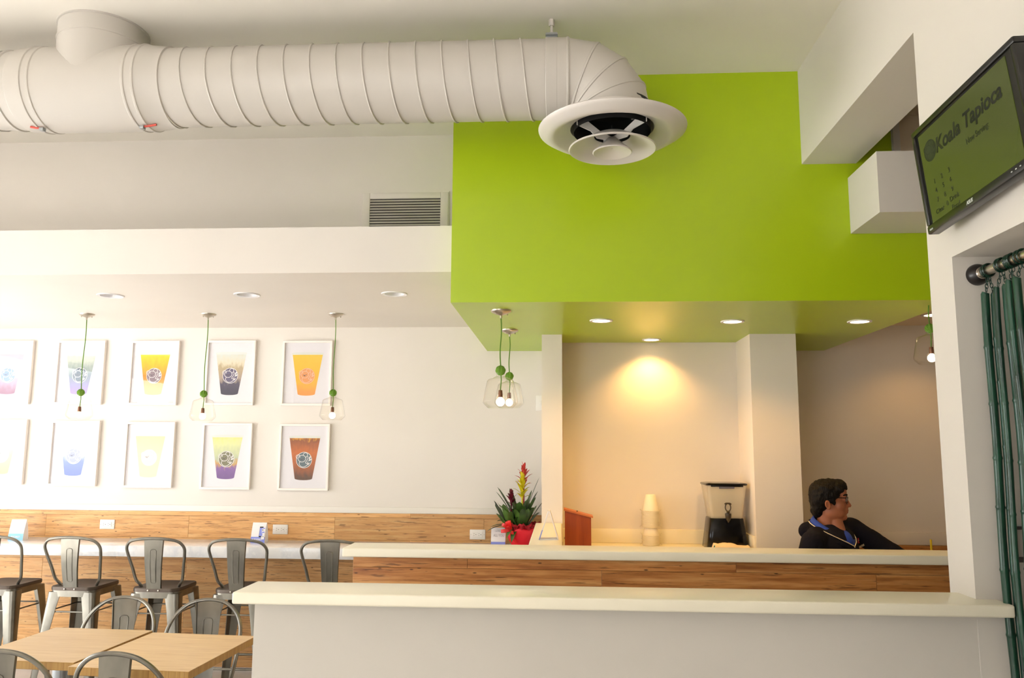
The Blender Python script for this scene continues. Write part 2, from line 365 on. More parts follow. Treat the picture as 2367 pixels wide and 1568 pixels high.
# wood planks: back wall under and over the bar, half wall front, kitchen strip
def planks(parent, x0, x1, y, rows, ln, m, th=.012):
    for z0, z1, off in rows:
        k = math.floor((x0-off)/ln); x = off+k*ln
        while x < x1:
            a, b2 = max(x, x0), min(x+ln, x1)
            if b2-a > .01:
                w = (b2-a)/2-.0005
                o = MB().rbox(-w, w, -th/2, th/2, -(z1-z0)/2+.0005, (z1-z0)/2-.0005, .0008, 1).obj('plank', m, parent, ((a+b2)/2, y-th/2-random.random()*.001, (z0+z1)/2))
            x += ln
A_, B_ = -3.86, -3.30
planks(wb, XL, -.122, 5.93, [(1.10, 1.131, B_), (.94, 1.10, A_), (.78, .94, B_), (.62, .78, A_), (.46, .62, B_), (.30, .46, A_), (.14, .30, B_), (.03, .14, A_)], 1.1, M['wood'])
planks(wb, 1.468, 3.2, 5.93, [(.79, .953, 1.9)], 1.1, M['wood2'])
planks(hw2, -.895, 3.19, 3.512, [(1.10, 1.146, -.40), (.94, 1.10, .17), (.78, .94, -.40), (.62, .78, .17)], 1.13, M['wood2'])

# ------------------------------------------------------------------ air duct
DY, DZ, DR = 3.36, 3.227, .173
d = thing('air_duct', 'big white spiral air duct hanging under the ceiling with a downturned elbow', 'air duct', (0, DY, DZ))
def rings(prof, c=(0, 0, 0), n=48, **k): return MB().lathe(prof, n, c, 'x', **k)
rings([(DR, -1.755), (DR, -.05), (DR-.004, -.05), (DR-.004, -1.755), (DR, -1.755)]).obj('pipe', M['duct'], d)
rings([(DR, -3.9), (DR, -2.43)]).obj('pipe', M['duct'], d)
hx = MB(); pts = []
x = -1.775
while x < -.10:
    for i in range(24):
        a = 2*PI*i/24; pts.append((x+.115*i/24, (DR+.002)*math.cos(a+2.6), (DR+.002)*math.sin(a+2.6)))
    x += .115
hx.tube(pts, .0042, 6).obj('spiral_seam', M['duct'], d)
pts = []
x = -3.9
while x < -2.62:
    for i in range(24):
        a = 2*PI*i/24; pts.append((x+.115*i/24, (DR+.002)*math.cos(a+2.6), (DR+.002)*math.sin(a+2.6)))
    x += .115
MB().tube(pts, .0042, 6).obj('spiral_seam', M['duct'], d)
TR = .190
rings([(DR+.001, -2.50), (DR+.008, -2.497), (DR+.008, -2.487), (DR+.003, -2.482), (DR+.003, -2.445), (DR+.012, -2.437), (TR-.004, -2.372), (TR+.004, -2.368), (TR+.004, -2.360), (TR, -2.356), (TR, -2.334), (TR+.004, -2.330), (TR+.004, -2.322), (TR, -2.318),
       (TR, -1.905), (TR+.004, -1.901), (TR+.004, -1.893), (TR, -1.889), (TR, -1.862), (TR+.004, -1.858), (TR+.004, -1.850), (TR, -1.846), (TR-.002, -1.84), (DR+.006, -1.757), (DR+.007, -1.745), (DR, -1.742)]).obj('tee_fitting', M['duct'], d, ang=22)
MB().lathe([(.1885, .012), (.1885, .20), (.192, .202), (.192, .208), (.1885, .21), (.1885, H-DZ)], 44, (-2.105, 0, 0)).obj('ceiling_branch', M['duct'], d)
MB().lathe([(.1885, H-DZ-.008), (.195, H-DZ-.006), (.195, H-DZ)], 44, (-2.105, 0, 0)).obj('branch_collar', M['duct'], d)
# gored elbow from +x to -z
def gore(a0, a1, ends=True):
    R = .19; mb = MB(); n = 48; vs = []
    def ring(a, rr, sh=0):
        c = Vector((.036+R*math.sin(a), 0, -R+R*math.cos(a))); t = Vector((math.cos(a), 0, -math.sin(a))); o = Vector((math.sin(a), 0, math.cos(a)))
        return [c+t*sh+Vector((0, rr*math.cos(2*PI*i/n), 0))+o*rr*math.sin(2*PI*i/n) for i in range(n)]
    RR = [ring(a0, DR+.004, 0), ring(a0, DR+.004, .004), ring(a0, DR, .006), ring(a1, DR, -.006), ring(a1, DR+.004, -.004), ring(a1, DR+.004, 0)]
    vs = [p for q in RR for p in q]
    return mb.add(vs, [(k*n+i, k*n+(i+1) % n, (k+1)*n+(i+1) % n, (k+1)*n+i) for k in range(5) for i in range(n)], True)
cut = [0, PI/8, PI/4+.0, 3*PI/8, PI/2]
rings([(DR+.004, -.06), (DR+.004, .028), (DR+.007, .030), (DR+.007, .036), (DR, .038)]).obj('elbow_collar', M['duct'], d)
for a0, a1 in zip(cut, cut[1:]): gore(a0, a1).obj('elbow_gore', M['duct'], d, ang=22)
MB().lathe([(DR-.006, -.25), (DR-.006, -.13), (.08, -.10), (.001, -.09)], 40, (.226, 0, 0)).obj('elbow_painted_shade', M['black'], d)  # added black lining and cap: shade inside the duct, put in as colour
hp = MB().lathe([(DR+.003, -.062), (DR+.0045, -.06), (DR+.0045, -.014), (DR+.003, -.012)], 48, axis='x'); hp.obj('hanger_strap', M['duct'], d)
MB().box(-.062, -.012, -.012, .012, DR, DR+.045).box(-.064, -.010, -.022, .022, DR+.03, DR+.036).obj('hanger_bracket', M['steel'], d)
MB().lathe([(.006, DR+.03), (.006, H-DZ)], 10, (-.037, 0, 0)).lathe([(.013, H-DZ-.03), (.013, H-DZ)], 6, (-.037, 0, 0), cap=True).lathe([(.012, DR+.036), (.012, DR+.05)], 6, (-.037, 0, 0), cap=True).obj('hanger_rod', M['duct'], d)
for x, s in ((-2.335, -1), (-1.868, 1)):
    a = math.radians(-100); c = Vector((x, (TR+.008)*math.cos(a), (TR+.008)*math.sin(a)))
    t = MB().tube([c, c+Vector((s*.035, 0, .004)), c+Vector((s*.06, 0, .008))], .005, 6).obj('damper_tag', M['red_clip'], d); t['label'] = 'red damper tag'
    MB().rbox(c.x-.014, c.x+.006, c.y-.012, c.y+.012, c.z-.012, c.z+.002, .002).obj('damper_wing_nut', M['steel'], d)

# round ceiling diffuser under the elbow
f = thing('air_diffuser', 'round white stepped air diffuser under the duct elbow', 'air diffuser', (.226, DY, 2.99))
n = 64
MB().lathe([(DR+.004, .075), (DR+.006, .03), (.20, .012), (.308, .004), (.318, .006), (.322, .002), (.320, -.004), (.308, -.012), (.285, -.026), (.266, -.032), (.252, -.030), (.235, -.020), (.21, -.008), (.182, .004), (.178, .02), (.178, .055)], n).obj('outer_ring', M['diffuser'], f, ang=50)
MB().lathe([(.188, -.085), (.190, -.089), (.186, -.092), (.172, -.088), (.15, -.075), (.12, -.058), (.085, -.038), (.078, -.030), (.080, -.028), (.12, -.05), (.16, -.073), (.188, -.085)], n).obj('middle_cone', M['diffuser'], f, ang=50)
MB().lathe([(.084, -.098), (.086, -.102), (.082, -.105), (.06, -.098), (.03, -.088), (.004, -.084), (.002, -.034), (.018, -.036), (.05, -.07), (.084, -.098)], 40).obj('centre_cone', M['diffuser'], f, ang=50)
for a in (100, 205, 325):
    a = math.radians(a); o = MB(); ca, sa = math.cos(a), math.sin(a)
    o.prism([(.006, -.052), (.075, -.05), (.105, -.022), (.172, -.004), (.172, .022), (.12, .022), (.05, -.02), (.006, -.03)], -.001, .001, 'y')
    o.v = [(x*ca-y*sa, x*sa+y*ca, z) for x, y, z in o.v]; o.obj('bracket_blade', M['plastic'], f)
MB().lathe([(.004, -.06), (.004, .02)], 8, cap=True).obj('centre_bolt', M['black'], f)

# return air grille on the upper wall
g = thing('air_grille', 'white louvred return air grille half hidden behind the soffit ledge', 'air grille', (-.94, 4.66, 2.94))
MB().rbox(-.264, -.216, -.014, 0, -.18, .205, .003).rbox(.216, .264, -.014, 0, -.18, .205, .003).rbox(-.216, .216, -.014, 0, .168, .205, .003).obj('grille_frame', M['wall'], g)
MB().box(-.27, .27, -.008, 0, .205, .213).box(-.27, -.264, -.008, 0, -.18, .205).box(.264, .27, -.008, 0, -.18, .205).obj('frame_flange', M['wall'], g)
MB().box(-.216, .216, -.003, -.001, -.18, .168).obj('grille_back', M['slot'], g)
sl = MB(); sl.add([(-.216, -.013, -.005), (.216, -.013, -.005), (.216, -.004, .0065), (-.216, -.004, .0065), (-.216, -.0115, -.006), (.216, -.0115, -.006), (.216, -.0025, .0055), (-.216, -.0025, .0055)], [(0, 1, 2, 3), (7, 6, 5, 4), (0, 4, 5, 1), (1, 5, 6, 2), (2, 6, 7, 3), (3, 7, 4, 0)])
sm = sl.mesh('slat', M['white'])
for i in range(19):
    o = bpy.data.objects.new('slat', sm); COL.objects.link(o); o.parent = g; o.location = (0, 0, .156-.0168*i)

# ------------------------------------------------------------------ downlights
def can(loc, on, label, group, r=.075):
    t = thing('recessed_light', label, 'ceiling light', loc, 0, group)
    MB().lathe([(r*.74, -.001), (r*.76, -.005), (r*.97, -.006), (r, -.003), (r, 0)], 36).obj('trim_ring', M['lamp_off'], t)
    if on:
        MB().lathe([(r*.75, -.0035), (.001, -.0045)], 28).obj('lamp_face', M['lamp_on'], t)
    else:
        MB().lathe([(r*.75, -.004), (r*.72, -.0035), (r*.6, -.0030), (.002, -.0028)], 28).obj('reflector', M['lamp_off'], t)
    return t
ZL = 2.513
def off_can(x, lab):
    t = thing('recessed_light', lab, 'ceiling light', (x, 4.61, ZL), 0, 'unlit downlights in the low white ceiling')
    MB().lathe([(.058, 0), (.058, -.003), (.0745, -.006), (.0775, -.003), (.0775, 0)], 36).obj('trim_ring', M['lamp_off'], t)
    MB().lathe([(.058, -.001), (.052, .03), (.045, .06), (.002, .062)], 28).obj('reflector', M['lamp_off'], t)
# openings for the unlit cans: the soffit slab is cut by boolean-free trick -> a short well below it is not needed, so the soffit gets real holes
def drill(o, holes, z):
    bm = bmesh.new(); bm.from_mesh(o.data)
    fc = min(bm.faces, key=lambda q: abs(q.calc_center_median().z-z)+ (0 if abs(q.normal.z) > .9 else 9))
    xs = sorted(v.co.x for v in fc.verts); ys = sorted(v.co.y for v in fc.verts); x0, x1, y0, y1 = xs[0], xs[-1], ys[0], ys[-1]
    bm.faces.remove(fc); n = 32; cuts = [x0]
    for cx, cy, r in holes: cuts += [cx-.15, cx+.15]
    cuts.append(x1)
    def V(x, y, zz=z): return bm.verts.new((x, y, zz))
    def q(a, b2, c, e): bm.faces.new([V(a, c), V(a, e), V(b2, e), V(b2, c)])
    for i in range(0, len(cuts), 2): q(cuts[i], cuts[i+1], y0, y1)
    for cx, cy, r in holes:
        a, b2, c, e = cx-.15, cx+.15, cy-.15, cy+.15
        q(a, b2, y0, c); q(a, b2, e, y1)
        for i in range(n):
            t0, t1 = 2*PI*i/n, 2*PI*(i+1)/n
            def sq(t):
                s2 = .15/max(abs(math.cos(t)), abs(math.sin(t))); return cx+s2*math.cos(t), cy+s2*math.sin(t)
            p0, p1 = sq(t0), sq(t1)
            bm.faces.new([V(cx+r*math.cos(t0), cy+r*math.sin(t0)), V(*p0), V(*p1), V(cx+r*math.cos(t1), cy+r*math.sin(t1))])
    bmesh.ops.remove_doubles(bm, verts=bm.verts[:], dist=1e-5); bmesh.ops.recalc_face_normals(bm, faces=bm.faces[:])
    bm.to_mesh(o.data); bm.free()
CANX = (-2.72, -1.875, -.983)
drill(bpy.data.objects['ceiling_soffit'], [(x, 4.61, .058) for x in CANX], ZL)
off_can(CANX[0], 'unlit white recessed downlight farthest from the lime green bulkhead')
off_can(CANX[1], 'unlit white recessed downlight in the middle of the row of three')
off_can(CANX[2], 'unlit white recessed downlight nearest the lime green bulkhead')
GR = 'lit downlights under the lime green bulkhead'
can((.229, 4.497, 2.33), True, 'lit round downlight under the green bulkhead nearest the two pendant lamps', GR, .066)
can((.60, 5.303, 2.33), True, 'lit round downlight close to the alcove wall above its bright pool of light', GR, .063)
can((.971, 4.546, 2.33), True, 'lit round downlight between the alcove one and the one by the kitchen', GR, .066)
can((1.68, 4.564, 2.33), True, 'lit round downlight under the green bulkhead nearest the kitchen ceiling', GR, .066)
can((2.49, 5.45, ZL), True, 'lit recessed downlight in the kitchen ceiling behind the hanging lamp', 'kitchen ceiling downlights', .075)
WARM = (1.0, .53, .15)
def spot(loc, e, ang, tgt=None, col=WARM, blend=.6, size=.03):
    o = lamp('downlight_beam', 'SPOT', loc, e, col, spot_size=math.radians(ang), spot_blend=blend, shadow_soft_size=size)
    if tgt: o.rotation_euler = (Vector(tgt)-Vector(loc)).to_track_quat('-Z', 'Y').to_euler()
spot((.60, 5.303, 2.315), 24, 125, (.60, 5.40, 1.0), blend=.75)
spot((.229, 4.497, 2.315), 24, 130); spot((.971, 4.546, 2.315), 22, 130); spot((1.68, 4.564, 2.315), 6, 120)
spot((2.49, 5.45, 2.49), 7.5, 125)

# ------------------------------------------------------------------ pendant lamps
def pendant(loc, drop, label, group, s=1.0, sway=0, lit=6):
    t = thing('pendant_lamp', label, 'pendant lamp', loc, 0, group)
    MB().lathe([(.052*s, 0), (.052*s, -.004), (.048*s, -.010), (.026*s, -.020), (.010*s, -.026), (.006*s, -.028), (.006*s, -.042), (.001, -.042)], 28).lathe([(.003, -.01), (.003, -.024), (.001, -.026)], 8, (.032*s, .01, 0)).lathe([(.003, -.01), (.003, -.024), (.001, -.026)], 8, (-.026*s, -.02, 0)).obj('canopy', M['nickel'], t)
    zt = -drop
    pts = [(.003*math.sin(7*i/20)*(1 if i < 20 else 0)+sway*i/20, .002*math.cos(5*i/20), -.04+(zt+.04)*i/20) for i in range(21)]
    MB().tube(pts, .0032*s, 6).obj('cord', M['cord'], t)
    k = MB().ell((sway, 0, zt), (.024*s, .024*s, .022*s), n=16, m=10)
    for a in range(5):
        ax = Matrix.Rotation(a*PI/5, 3, 'Z') @ Matrix.Rotation(.9+.25*a, 3, 'X')
        k.tube([ax @ Vector((.0225*s*math.cos(b), .0225*s*math.sin(b), 0))+Vector((sway, 0, zt)) for b in [2*PI*i/14 for i in range(14)]], .0038*s, 5, closed=True)
    k.obj('knot', M['knot'], t)
    g2 = [(.021, .012), (.022, -.012), (.020, -.028), (.030, -.034), (.060, -.045), (.067, -.052), (.074, -.085), (.086, -.148), (.087, -.158), (.083, -.166), (.064, -.185), (.062, -.186)]
    inn = [(r-.0022, z+.0005) for r, z in g2[::-1]]
    MB().lathe([(r*s, z*s+zt) for r, z in g2], 36, (sway, 0, 0)).obj('glass_shade', M['glass'], t, ang=60)
    MB().tube([(sway, 0, zt), (sway+.004*s, 0, zt-.045*s), (sway, 0, zt-.10*s)], .0028*s, 6).obj('inner_cord', M['cord'], t)
    MB().lathe([(.001, -.098), (.009, -.098), (.010, -.10), (.0105, -.112), (.0115, -.113), (.0115, -.134), (.001, -.134)], 18, (sway, 0, 0)).obj('socket', M['socket'], t)
    for o in [x for x in bpy.data.objects if x.parent == t and x.name.startswith('socket')]: o.location.z = zt*(1) if s == 1 else zt; o.scale = (s, s, s)
    MB().lathe([(.009*s, zt-.134*s)]+[(.021*s*math.sin(a), zt-.156*s+.021*s*math.cos(a)) for a in [.5+i*(PI-.5)/10 for i in range(11)]], 20, (sway, 0, 0)).obj('bulb', M['bulb'], t)
    lamp('bulb_glow', 'POINT', (loc[0]+sway, loc[1], loc[2]-drop-.156*s), lit, (1, .78, .5), shadow_soft_size=.022*s)
    return t
G1 = 'glass pendant lamps over the bar'
pendant((-3.267, 5.27, ZL), .543, 'glass pendant lamp over the bar hanging before the pale faded drink picture', G1, .98)
pendant((-2.416, 5.29, ZL), .55, 'glass pendant lamp over the bar hanging between the yellow and purple drink pictures', G1, .98)
pendant((-1.532, 5.31, ZL), .54, 'glass pendant lamp over the bar beside the bright orange drink picture', G1, .98)
G2 = 'glass pendant lamps under the green bulkhead'
pendant((-.314, 4.152, 2.33), .318, 'front one of two glass pendant lamps hanging under the green bulkhead', G2, 1.05)
pendant((-.313, 4.853, 2.33), .285, 'rear one of two glass pendant lamps, half hidden behind the front lamp', G2, 1.03)
pendant((1.834, 4.06, ZL-.06), .24, 'glass pendant lamp half hidden behind the edge of the white wall', 'kitchen pendant', .95, lit=4)
tb = bpy.data.objects

# ------------------------------------------------------------------ framed drink pictures
def cupmat(i, stops, ns=2.0, mixup=.35):
    m = mat('printed_drink_%d' % i, (200, 150, 80), .6)
    tc = N(m, 'ShaderNodeTexCoord'); sp = N(m, 'ShaderNodeSeparateXYZ'); L(m, tc.outputs['Object'], sp.inputs[0])
    nz = noise(m, coords(m, 'Object', (22, 1, 12), 3), ns, 4)
    a = N(m, 'ShaderNodeMath', operation='MULTIPLY_ADD'); a.inputs[1].default_value = 1/.30; a.inputs[2].default_value = .5; L(m, sp.outputs['Z'], a.inputs[0])
    b2 = N(m, 'ShaderNodeMath', operation='MULTIPLY_ADD'); b2.inputs[1].default_value = mixup; L(m, nz, b2.inputs[0]); L(m, a.outputs[0], b2.inputs[2])
    c = N(m, 'ShaderNodeMath', operation='SUBTRACT'); c.inputs[1].default_value = mixup/2; L(m, b2.outputs[0], c.inputs[0])
    L(m, ramp(m, c.outputs[0], stops), BS(m).inputs['Base Color']); return m
def logo_lines(r, y):
    mb = MB(); w = .07*r
    mb.ribbon(circ(0, 0, r*1.0, n=40), w*.9, y, True)
    head = circ(-.28*r, .18*r, .50*r, .43*r, n=30)
    mb.ribbon(head, w, y, True)
    mb.ribbon(circ(-.80*r, .42*r, .25*r, .25*r, n=14, a0=-.6, a1=4.4, end=True), w, y)
    mb.ribbon(circ(.16*r, .66*r, .28*r, .27*r, n=14, a0=-.9, a1=3.5, end=True), w, y)
    bd = smoothpts([(-.52*r, -.2*r, 0), (-.62*r, -.5*r, 0), (-.35*r, -.82*r, 0), (.05*r, -.86*r, 0), (.42*r, -.62*r, 0), (.5*r, -.32*r, 0)], 6); mb.ribbon([(p.x, p.y) for p in bd], w, y)
    ar = smoothpts([(.22*r, .34*r, 0), (.42*r, .5*r, 0), (.5*r, .3*r, 0), (.38*r, -.05*r, 0), (.2*r, -.35*r, 0), (.45*r, -.42*r, 0), (.5*r, -.2*r, 0)], 5); mb.ribbon([(p.x, p.y) for p in ar], w, y)
    for cx, cy, a, s in ((.74, .30, 1.1, .26), (.78, .02, .5, .26), (.62, -.48, .9, .2)):
        l = []
        for i in range(10):
            t = i/9; l.append((t*2*s-s, math.sin(PI*t)*.38*s))
        l += [(x, -yy) for x, yy in l[::-1][1:-1]]
        mb.flat([((cx+x*math.cos(a)-yy*math.sin(a))*r, (cy+x*math.sin(a)+yy*math.cos(a))*r) for x, yy in l], y)
    return mb
FACE = MB()
M['logo_line'] = mat('logo_line_white', (236, 232, 232), .6)
def picture(ix, iz, x, z, w, h, stops, disc, label, lid=(228, 230, 226), group='framed drink pictures over the bar', line=(240, 236, 236)):
    t = thing('framed_picture', label, 'picture', (x, 5.93, z), 0, group)
    fr = MB(); b, dp = .0165, .028
    fr.rbox(-w/2, w/2, -dp, 0, h/2-b, h/2, .0015, 1).rbox(-w/2, w/2, -dp, 0, -h/2, -h/2+b, .0015, 1).rbox(-w/2, -w/2+b, -dp, 0, -h/2+b, h/2-b, .0015, 1).rbox(w/2-b, w/2, -dp, 0, -h/2+b, h/2-b, .0015, 1)
    fr.obj('picture_frame', M['frame'], t)
    p = MB().box(-w/2+b, w/2-b, -.012, -.002, -h/2+b, h/2-b).obj('print', M['print'], t)
    cw0, cw1, ch = .117, .066, .158; o = MB(); n = 10
    L_ = [(-cw0, ch*.97)]; 
    bt = [(cw1*math.cos(a), -ch+.012*math.sin(a)) for a in [PI+PI*i/8 for i in range(9)]]
    tp = [(cw0*math.cos(a), ch*.92+.007*math.sin(a)) for a in [PI*i/8 for i in range(9)]]
    o.flat(bt+tp, -.0126)
    o.obj('printed_drink', cupmat(ix*2+iz, stops), p)
    MB().flat(circ(0, ch*.955, cw0+.005, .0085, n=32), -.0128).flat([(-cw0-.003, ch*.885), (cw0+.003, ch*.885), (cw0+.005, ch*.95), (-cw0-.005, ch*.95)], -.0129).obj('printed_lid', mat('printed_lid', lid, .5), p)
    q = MB().flat(circ(0, 0, .058, n=36), -.0130).obj('logo_disc', mat('logo_disc', disc, .6), p, (0, 0, -.022))
    lg = logo_lines(.058, -.0134).obj('logo_line', mat('logo_line', line, .6), p, (.0, 0, -.022))
    q2 = MB()
    for ex, ey, er in ((-.44, .10, .055), (-.10, .16, .055), (-.28, .05, .075)): q2.flat(circ(ex*.058, ey*.058, er*.058, er*.07, n=10), -.0136)
    q2.obj('logo_face', mat('logo_face', (74, 60, 76), .6), p, (0, 0, -.022))
    gp = MB(); gp.add([(-w/2+b, -.016, -h/2+b), (w/2-b, -.016, -h/2+b), (w/2-b, -.016, h/2-b), (-w/2+b, -.016, h/2-b)], [(0, 1, 2, 3)]); gp.obj('glass_pane', M['pane'], t)
    return t
PW, PH = .382, .492
xs = (-4.262, -3.687, -3.100, -2.504, -1.912); zu = (2.169, 2.168, 2.165, 2.166, 2.163); zl = (1.561, 1.554, 1.546, 1.539, 1.536)
up = [([(0, (150, 90, 120)), (.5, (190, 190, 214)), (1, (220, 200, 210))], (120, 150, 200), 'framed drink picture in the top row farthest from the green bulkhead, cut off'),
      ([(0, (150, 120, 200)), (.4, (110, 130, 140)), (1, (226, 232, 214))], (70, 90, 110), 'framed picture of a pale green and violet drink behind a hanging lamp'),
      ([(0, (232, 190, 120)), (.45, (226, 150, 40)), (.7, (242, 190, 10)), (1, (252, 220, 30))], (150, 130, 140), 'framed picture of a bright yellow drink in the top row'),
      ([(0, (42, 40, 70)), (.22, (66, 58, 88)), (.36, (176, 156, 140)), (.62, (190, 170, 130)), (.74, (226, 216, 190)), (1, (220, 226, 220))], (92, 84, 120), 'framed picture of a brown milky drink with dark purple base'),
      ([(0, (244, 160, 70)), (.3, (250, 190, 40)), (.6, (248, 196, 40)), (1, (242, 206, 60))], (238, 160, 96), 'framed picture of an orange and yellow drink in the top row')]
lo = [([(0, (230, 210, 120)), (.5, (240, 226, 160)), (1, (250, 240, 220))], (220, 210, 200), 'framed drink picture in the lower row farthest from the green bulkhead, cut off'),
      ([(0, (70, 96, 180)), (.3, (100, 124, 196)), (.5, (206, 210, 224)), (1, (236, 238, 236))], (150, 156, 196), 'framed picture of a clear drink with a deep blue base'),
      ([(0, (246, 216, 150)), (.5, (248, 222, 150)), (1, (250, 226, 120))], (238, 214, 190), 'framed picture of a pale cream yellow drink washed out by reflections'),
      ([(0, (120, 84, 150)), (.2, (136, 96, 166)), (.3, (206, 160, 90)), (.42, (190, 200, 170)), (.8, (226, 230, 170)), (1, (236, 230, 140))], (124, 122, 92), 'framed picture of a pale yellow drink with a violet base'),
      ([(0, (96, 62, 44)), (.3, (176, 92, 40)), (.6, (206, 110, 44)), (.9, (150, 80, 40)), (1, (240, 170, 40))], (92, 112, 122), 'framed picture of a dark amber brown tea in the lower row')]
for i in range(5):
    picture(i, 0, xs[i], zu[i], PW, PH, *up[i], line=(244, 200, 170) if i == 4 else (240, 236, 236)); picture(i, 1, xs[i]+.004, zl[i], PW, PH-.002, *lo[i])

# ------------------------------------------------------------------ bar, cards, outlets
t = tag(MB().rbox(XL, -.122, 5.484, 5.918, .856, .93, .004).obj('bar_counter', M['quartz']), 'long white quartz bar counter along the plank wall behind the stools', 'bar counter')
def outlet(x, z, label):
    t = thing('wall_outlet', label, 'outlet', (x, 5.918, z), 0, 'outlets on the plank wall')
    MB().rbox(-.057, .057, -.007, 0, -.035, .035, .004, 2).obj('cover_plate', M['plastic'], t)
    MB().rbox(-.034, .034, -.0095, -.007, -.0175, .0175, .001, 1).obj('receptacle', M['plastic'], t)
    s = MB()
    for c in (-.018, .018):
        s.box(c-.010, c-.004, -.0102, -.0095, .006, .008).box(c-.010, c-.005, -.0102, -.0095, -.008, -.006); s.lathe([(.0026, -.0102), (.0026, -.0094)], 8, (c+.006, 0, 0), 'y', cap=True)
    s.lathe([(.0016, -.0076), (.0016, -.006)], 8, (-.048, 0, 0), 'y', cap=True).lathe([(.0016, -.0076), (.0016, -.006)], 8, (.048, 0, 0), 'y', cap=True)
    s.obj('slots', M['slot'], t)
outlet(-3.382, 1.030, 'white double outlet on the planks between the white card and first full stools')
outlet(-2.064, 1.008, 'white double outlet on the planks beside the card with a phone picture')
outlet(-.605, .989, 'white double outlet on the planks near the red potted bromeliad')
t = thing('light_switch', 'white light switch on the wall peeping out beside the pier', 'switch', (-.15, 5.93, 1.942))
MB().rbox(-.035, .035, -.006, 0, -.057, .057, .003).obj('switch_plate', M['plastic'], t)
MB().rbox(-.008, .008, -.012, -.006, -.016, .016, .002).obj('switch_toggle', M['plastic'], t)
def tent_card(loc, w, h, dpt, label, rz=0, band=.3, bm_='blue', sides=True):
    t = thing('table_card', label, 'table card', loc, rz, 'promotional cards on the counters')
    c = MB(); nseg = 7; a = []
    for i in range(nseg+1):
        u = i/nseg; a.append((-dpt/2*(1-u**1.6)-.002, h*u))
    b2 = [(-x, z) for x, z in a[::-1]]; poly = a+b2[1:]
    c.prism(poly, -w/2, w/2, 'x')
    c.obj('card', M['card'], t)
    bd = MB(); k = [p for p in a if p[1] <= h*band+1e-6]
    u = band; k.append((-dpt/2*(1-u**1.6)-.002, h*u))
    vs = []; 
    for y, z in k: vs += [(-w/2, y-.0012, z), (w/2, y-.0012, z)]
    bd.add(vs, [(2*i, 2*i+1, 2*i+3, 2*i+2) for i in range(len(k)-1)]); bd.obj('printed_band', M[bm_], t)
    return t
def fronty(dpt, h, z): u = z/h; return -dpt/2*(1-u**1.6)-.004
t = tent_card((-3.945, 5.74, .93), .105, .145, .07, 'plain white table card with a light blue foot, farthest along the bar', .12, .32, 'cyan')
text('printed_words', 'ROCKBOT', .016, M['card'], t, Matrix.Translation((-.0, fronty(.07, .145, .024), .024)) @ UP, bold=.0004, width=.06)
t = tent_card((-2.163, 5.77, .93), .102, .140, .07, 'white table card with a blue foot and printed phones on the bar', 0, .30, 'blue')
text('printed_words', 'ROCKBOT', .016, M['card'], t, Matrix.Translation((.004, fronty(.07, .14, .024)-.001, .024)) @ UP, bold=.0006, width=.062)
MB().rbox(-.042, -.032, -.0375, -.036, .019, .029, .001, 1).obj('printed_emblem', M['card'], t)
def slab(par, name, m, x0, x1, z0, z1, dpt, h, off=.0):
    y0, y1 = fronty(dpt, h, z0)-off, fronty(dpt, h, z1)-off
    MB().add([(x0, y0, z0), (x1, y0, z0), (x1, y1, z1), (x0, y1, z1)], [(0, 1, 2, 3)]).obj(name, m, par)
slab(t, 'printed_phone', M['tvb'], .006, .032, .040, .112, .07, .14, .001); slab(t, 'printed_phone_screen', M['blue'], .008, .031, .048, .104, .07, .14, .002)
slab(t, 'printed_phone', M['card'], .024, .047, .026, .104, .07, .14, .003); slab(t, 'printed_phone_screen', M['blue'], .026, .046, .098, .104, .07, .14, .004); slab(t, 'printed_phone_screen', M['tvb'], .028, .034, .086, .093, .07, .14, .004); slab(t, 'printed_phone_screen', M['blue'], .026, .045, .070, .078, .07, .14, .004); slab(t, 'printed_phone_screen', M['grey'], .026, .045, .042, .046, .07, .14, .004)
t = tent_card((-.437, 5.70, .93), .100, .130, .06, 'white table card reading ALL YOU, half behind the red plant pot', 0, .28, 'blue')
text('printed_words', 'ALL YOU', .026, M['grey'], t, Matrix.Translation((.004, fronty(.06, .13, .078), .078)) @ UP, width=.074)
text('printed_words', 'THE MUSIC', .010, M['grey'], t, Matrix.Translation((0, fronty(.06, .13, .106), .106)) @ UP, width=.05)
text('printed_words', 'ROCKBOT', .012, M['card'], t, Matrix.Translation((0, fronty(.06, .13, .012)-.001, .010)) @ UP, bold=.0003, width=.05)
# folded sign seen from its end, on the short ledge
t = thing('table_card', 'folded white card sign standing edge-on as a triangle on the short ledge', 'table card', (-.062, 4.18, 1.154), 0, 'promotional cards on the counters')
w = .05
def leaf_(x0, x1, h, th=.005):
    o = MB(); o.prism([(x0, 0), (x0+th, 0), (x1+th, h), (x1, h)], -w, w, 'y'); return o
leaf_(-.050, -.004, .142).obj('card_leaf', M['card'], t); leaf_(.044, .001, .142).obj('card_leaf', M['card'], t)
MB().box(-.05, .047, -w, w, 0, .003).obj('card_base', M['card'], t)
MB().add([(-.0505, -w-.0005, 0), (-.0465, -w-.0005, 0), (-.031, -w-.0005, .048), (-.035, -w-.0005, .048)], [(0, 1, 2, 3)]).add([(-.0506, -w, 0), (-.0506, w, 0), (-.0352, w, .048), (-.0352, -w, .048)], [(0, 1, 2, 3)]).obj('printed_band', M['blue'], t)

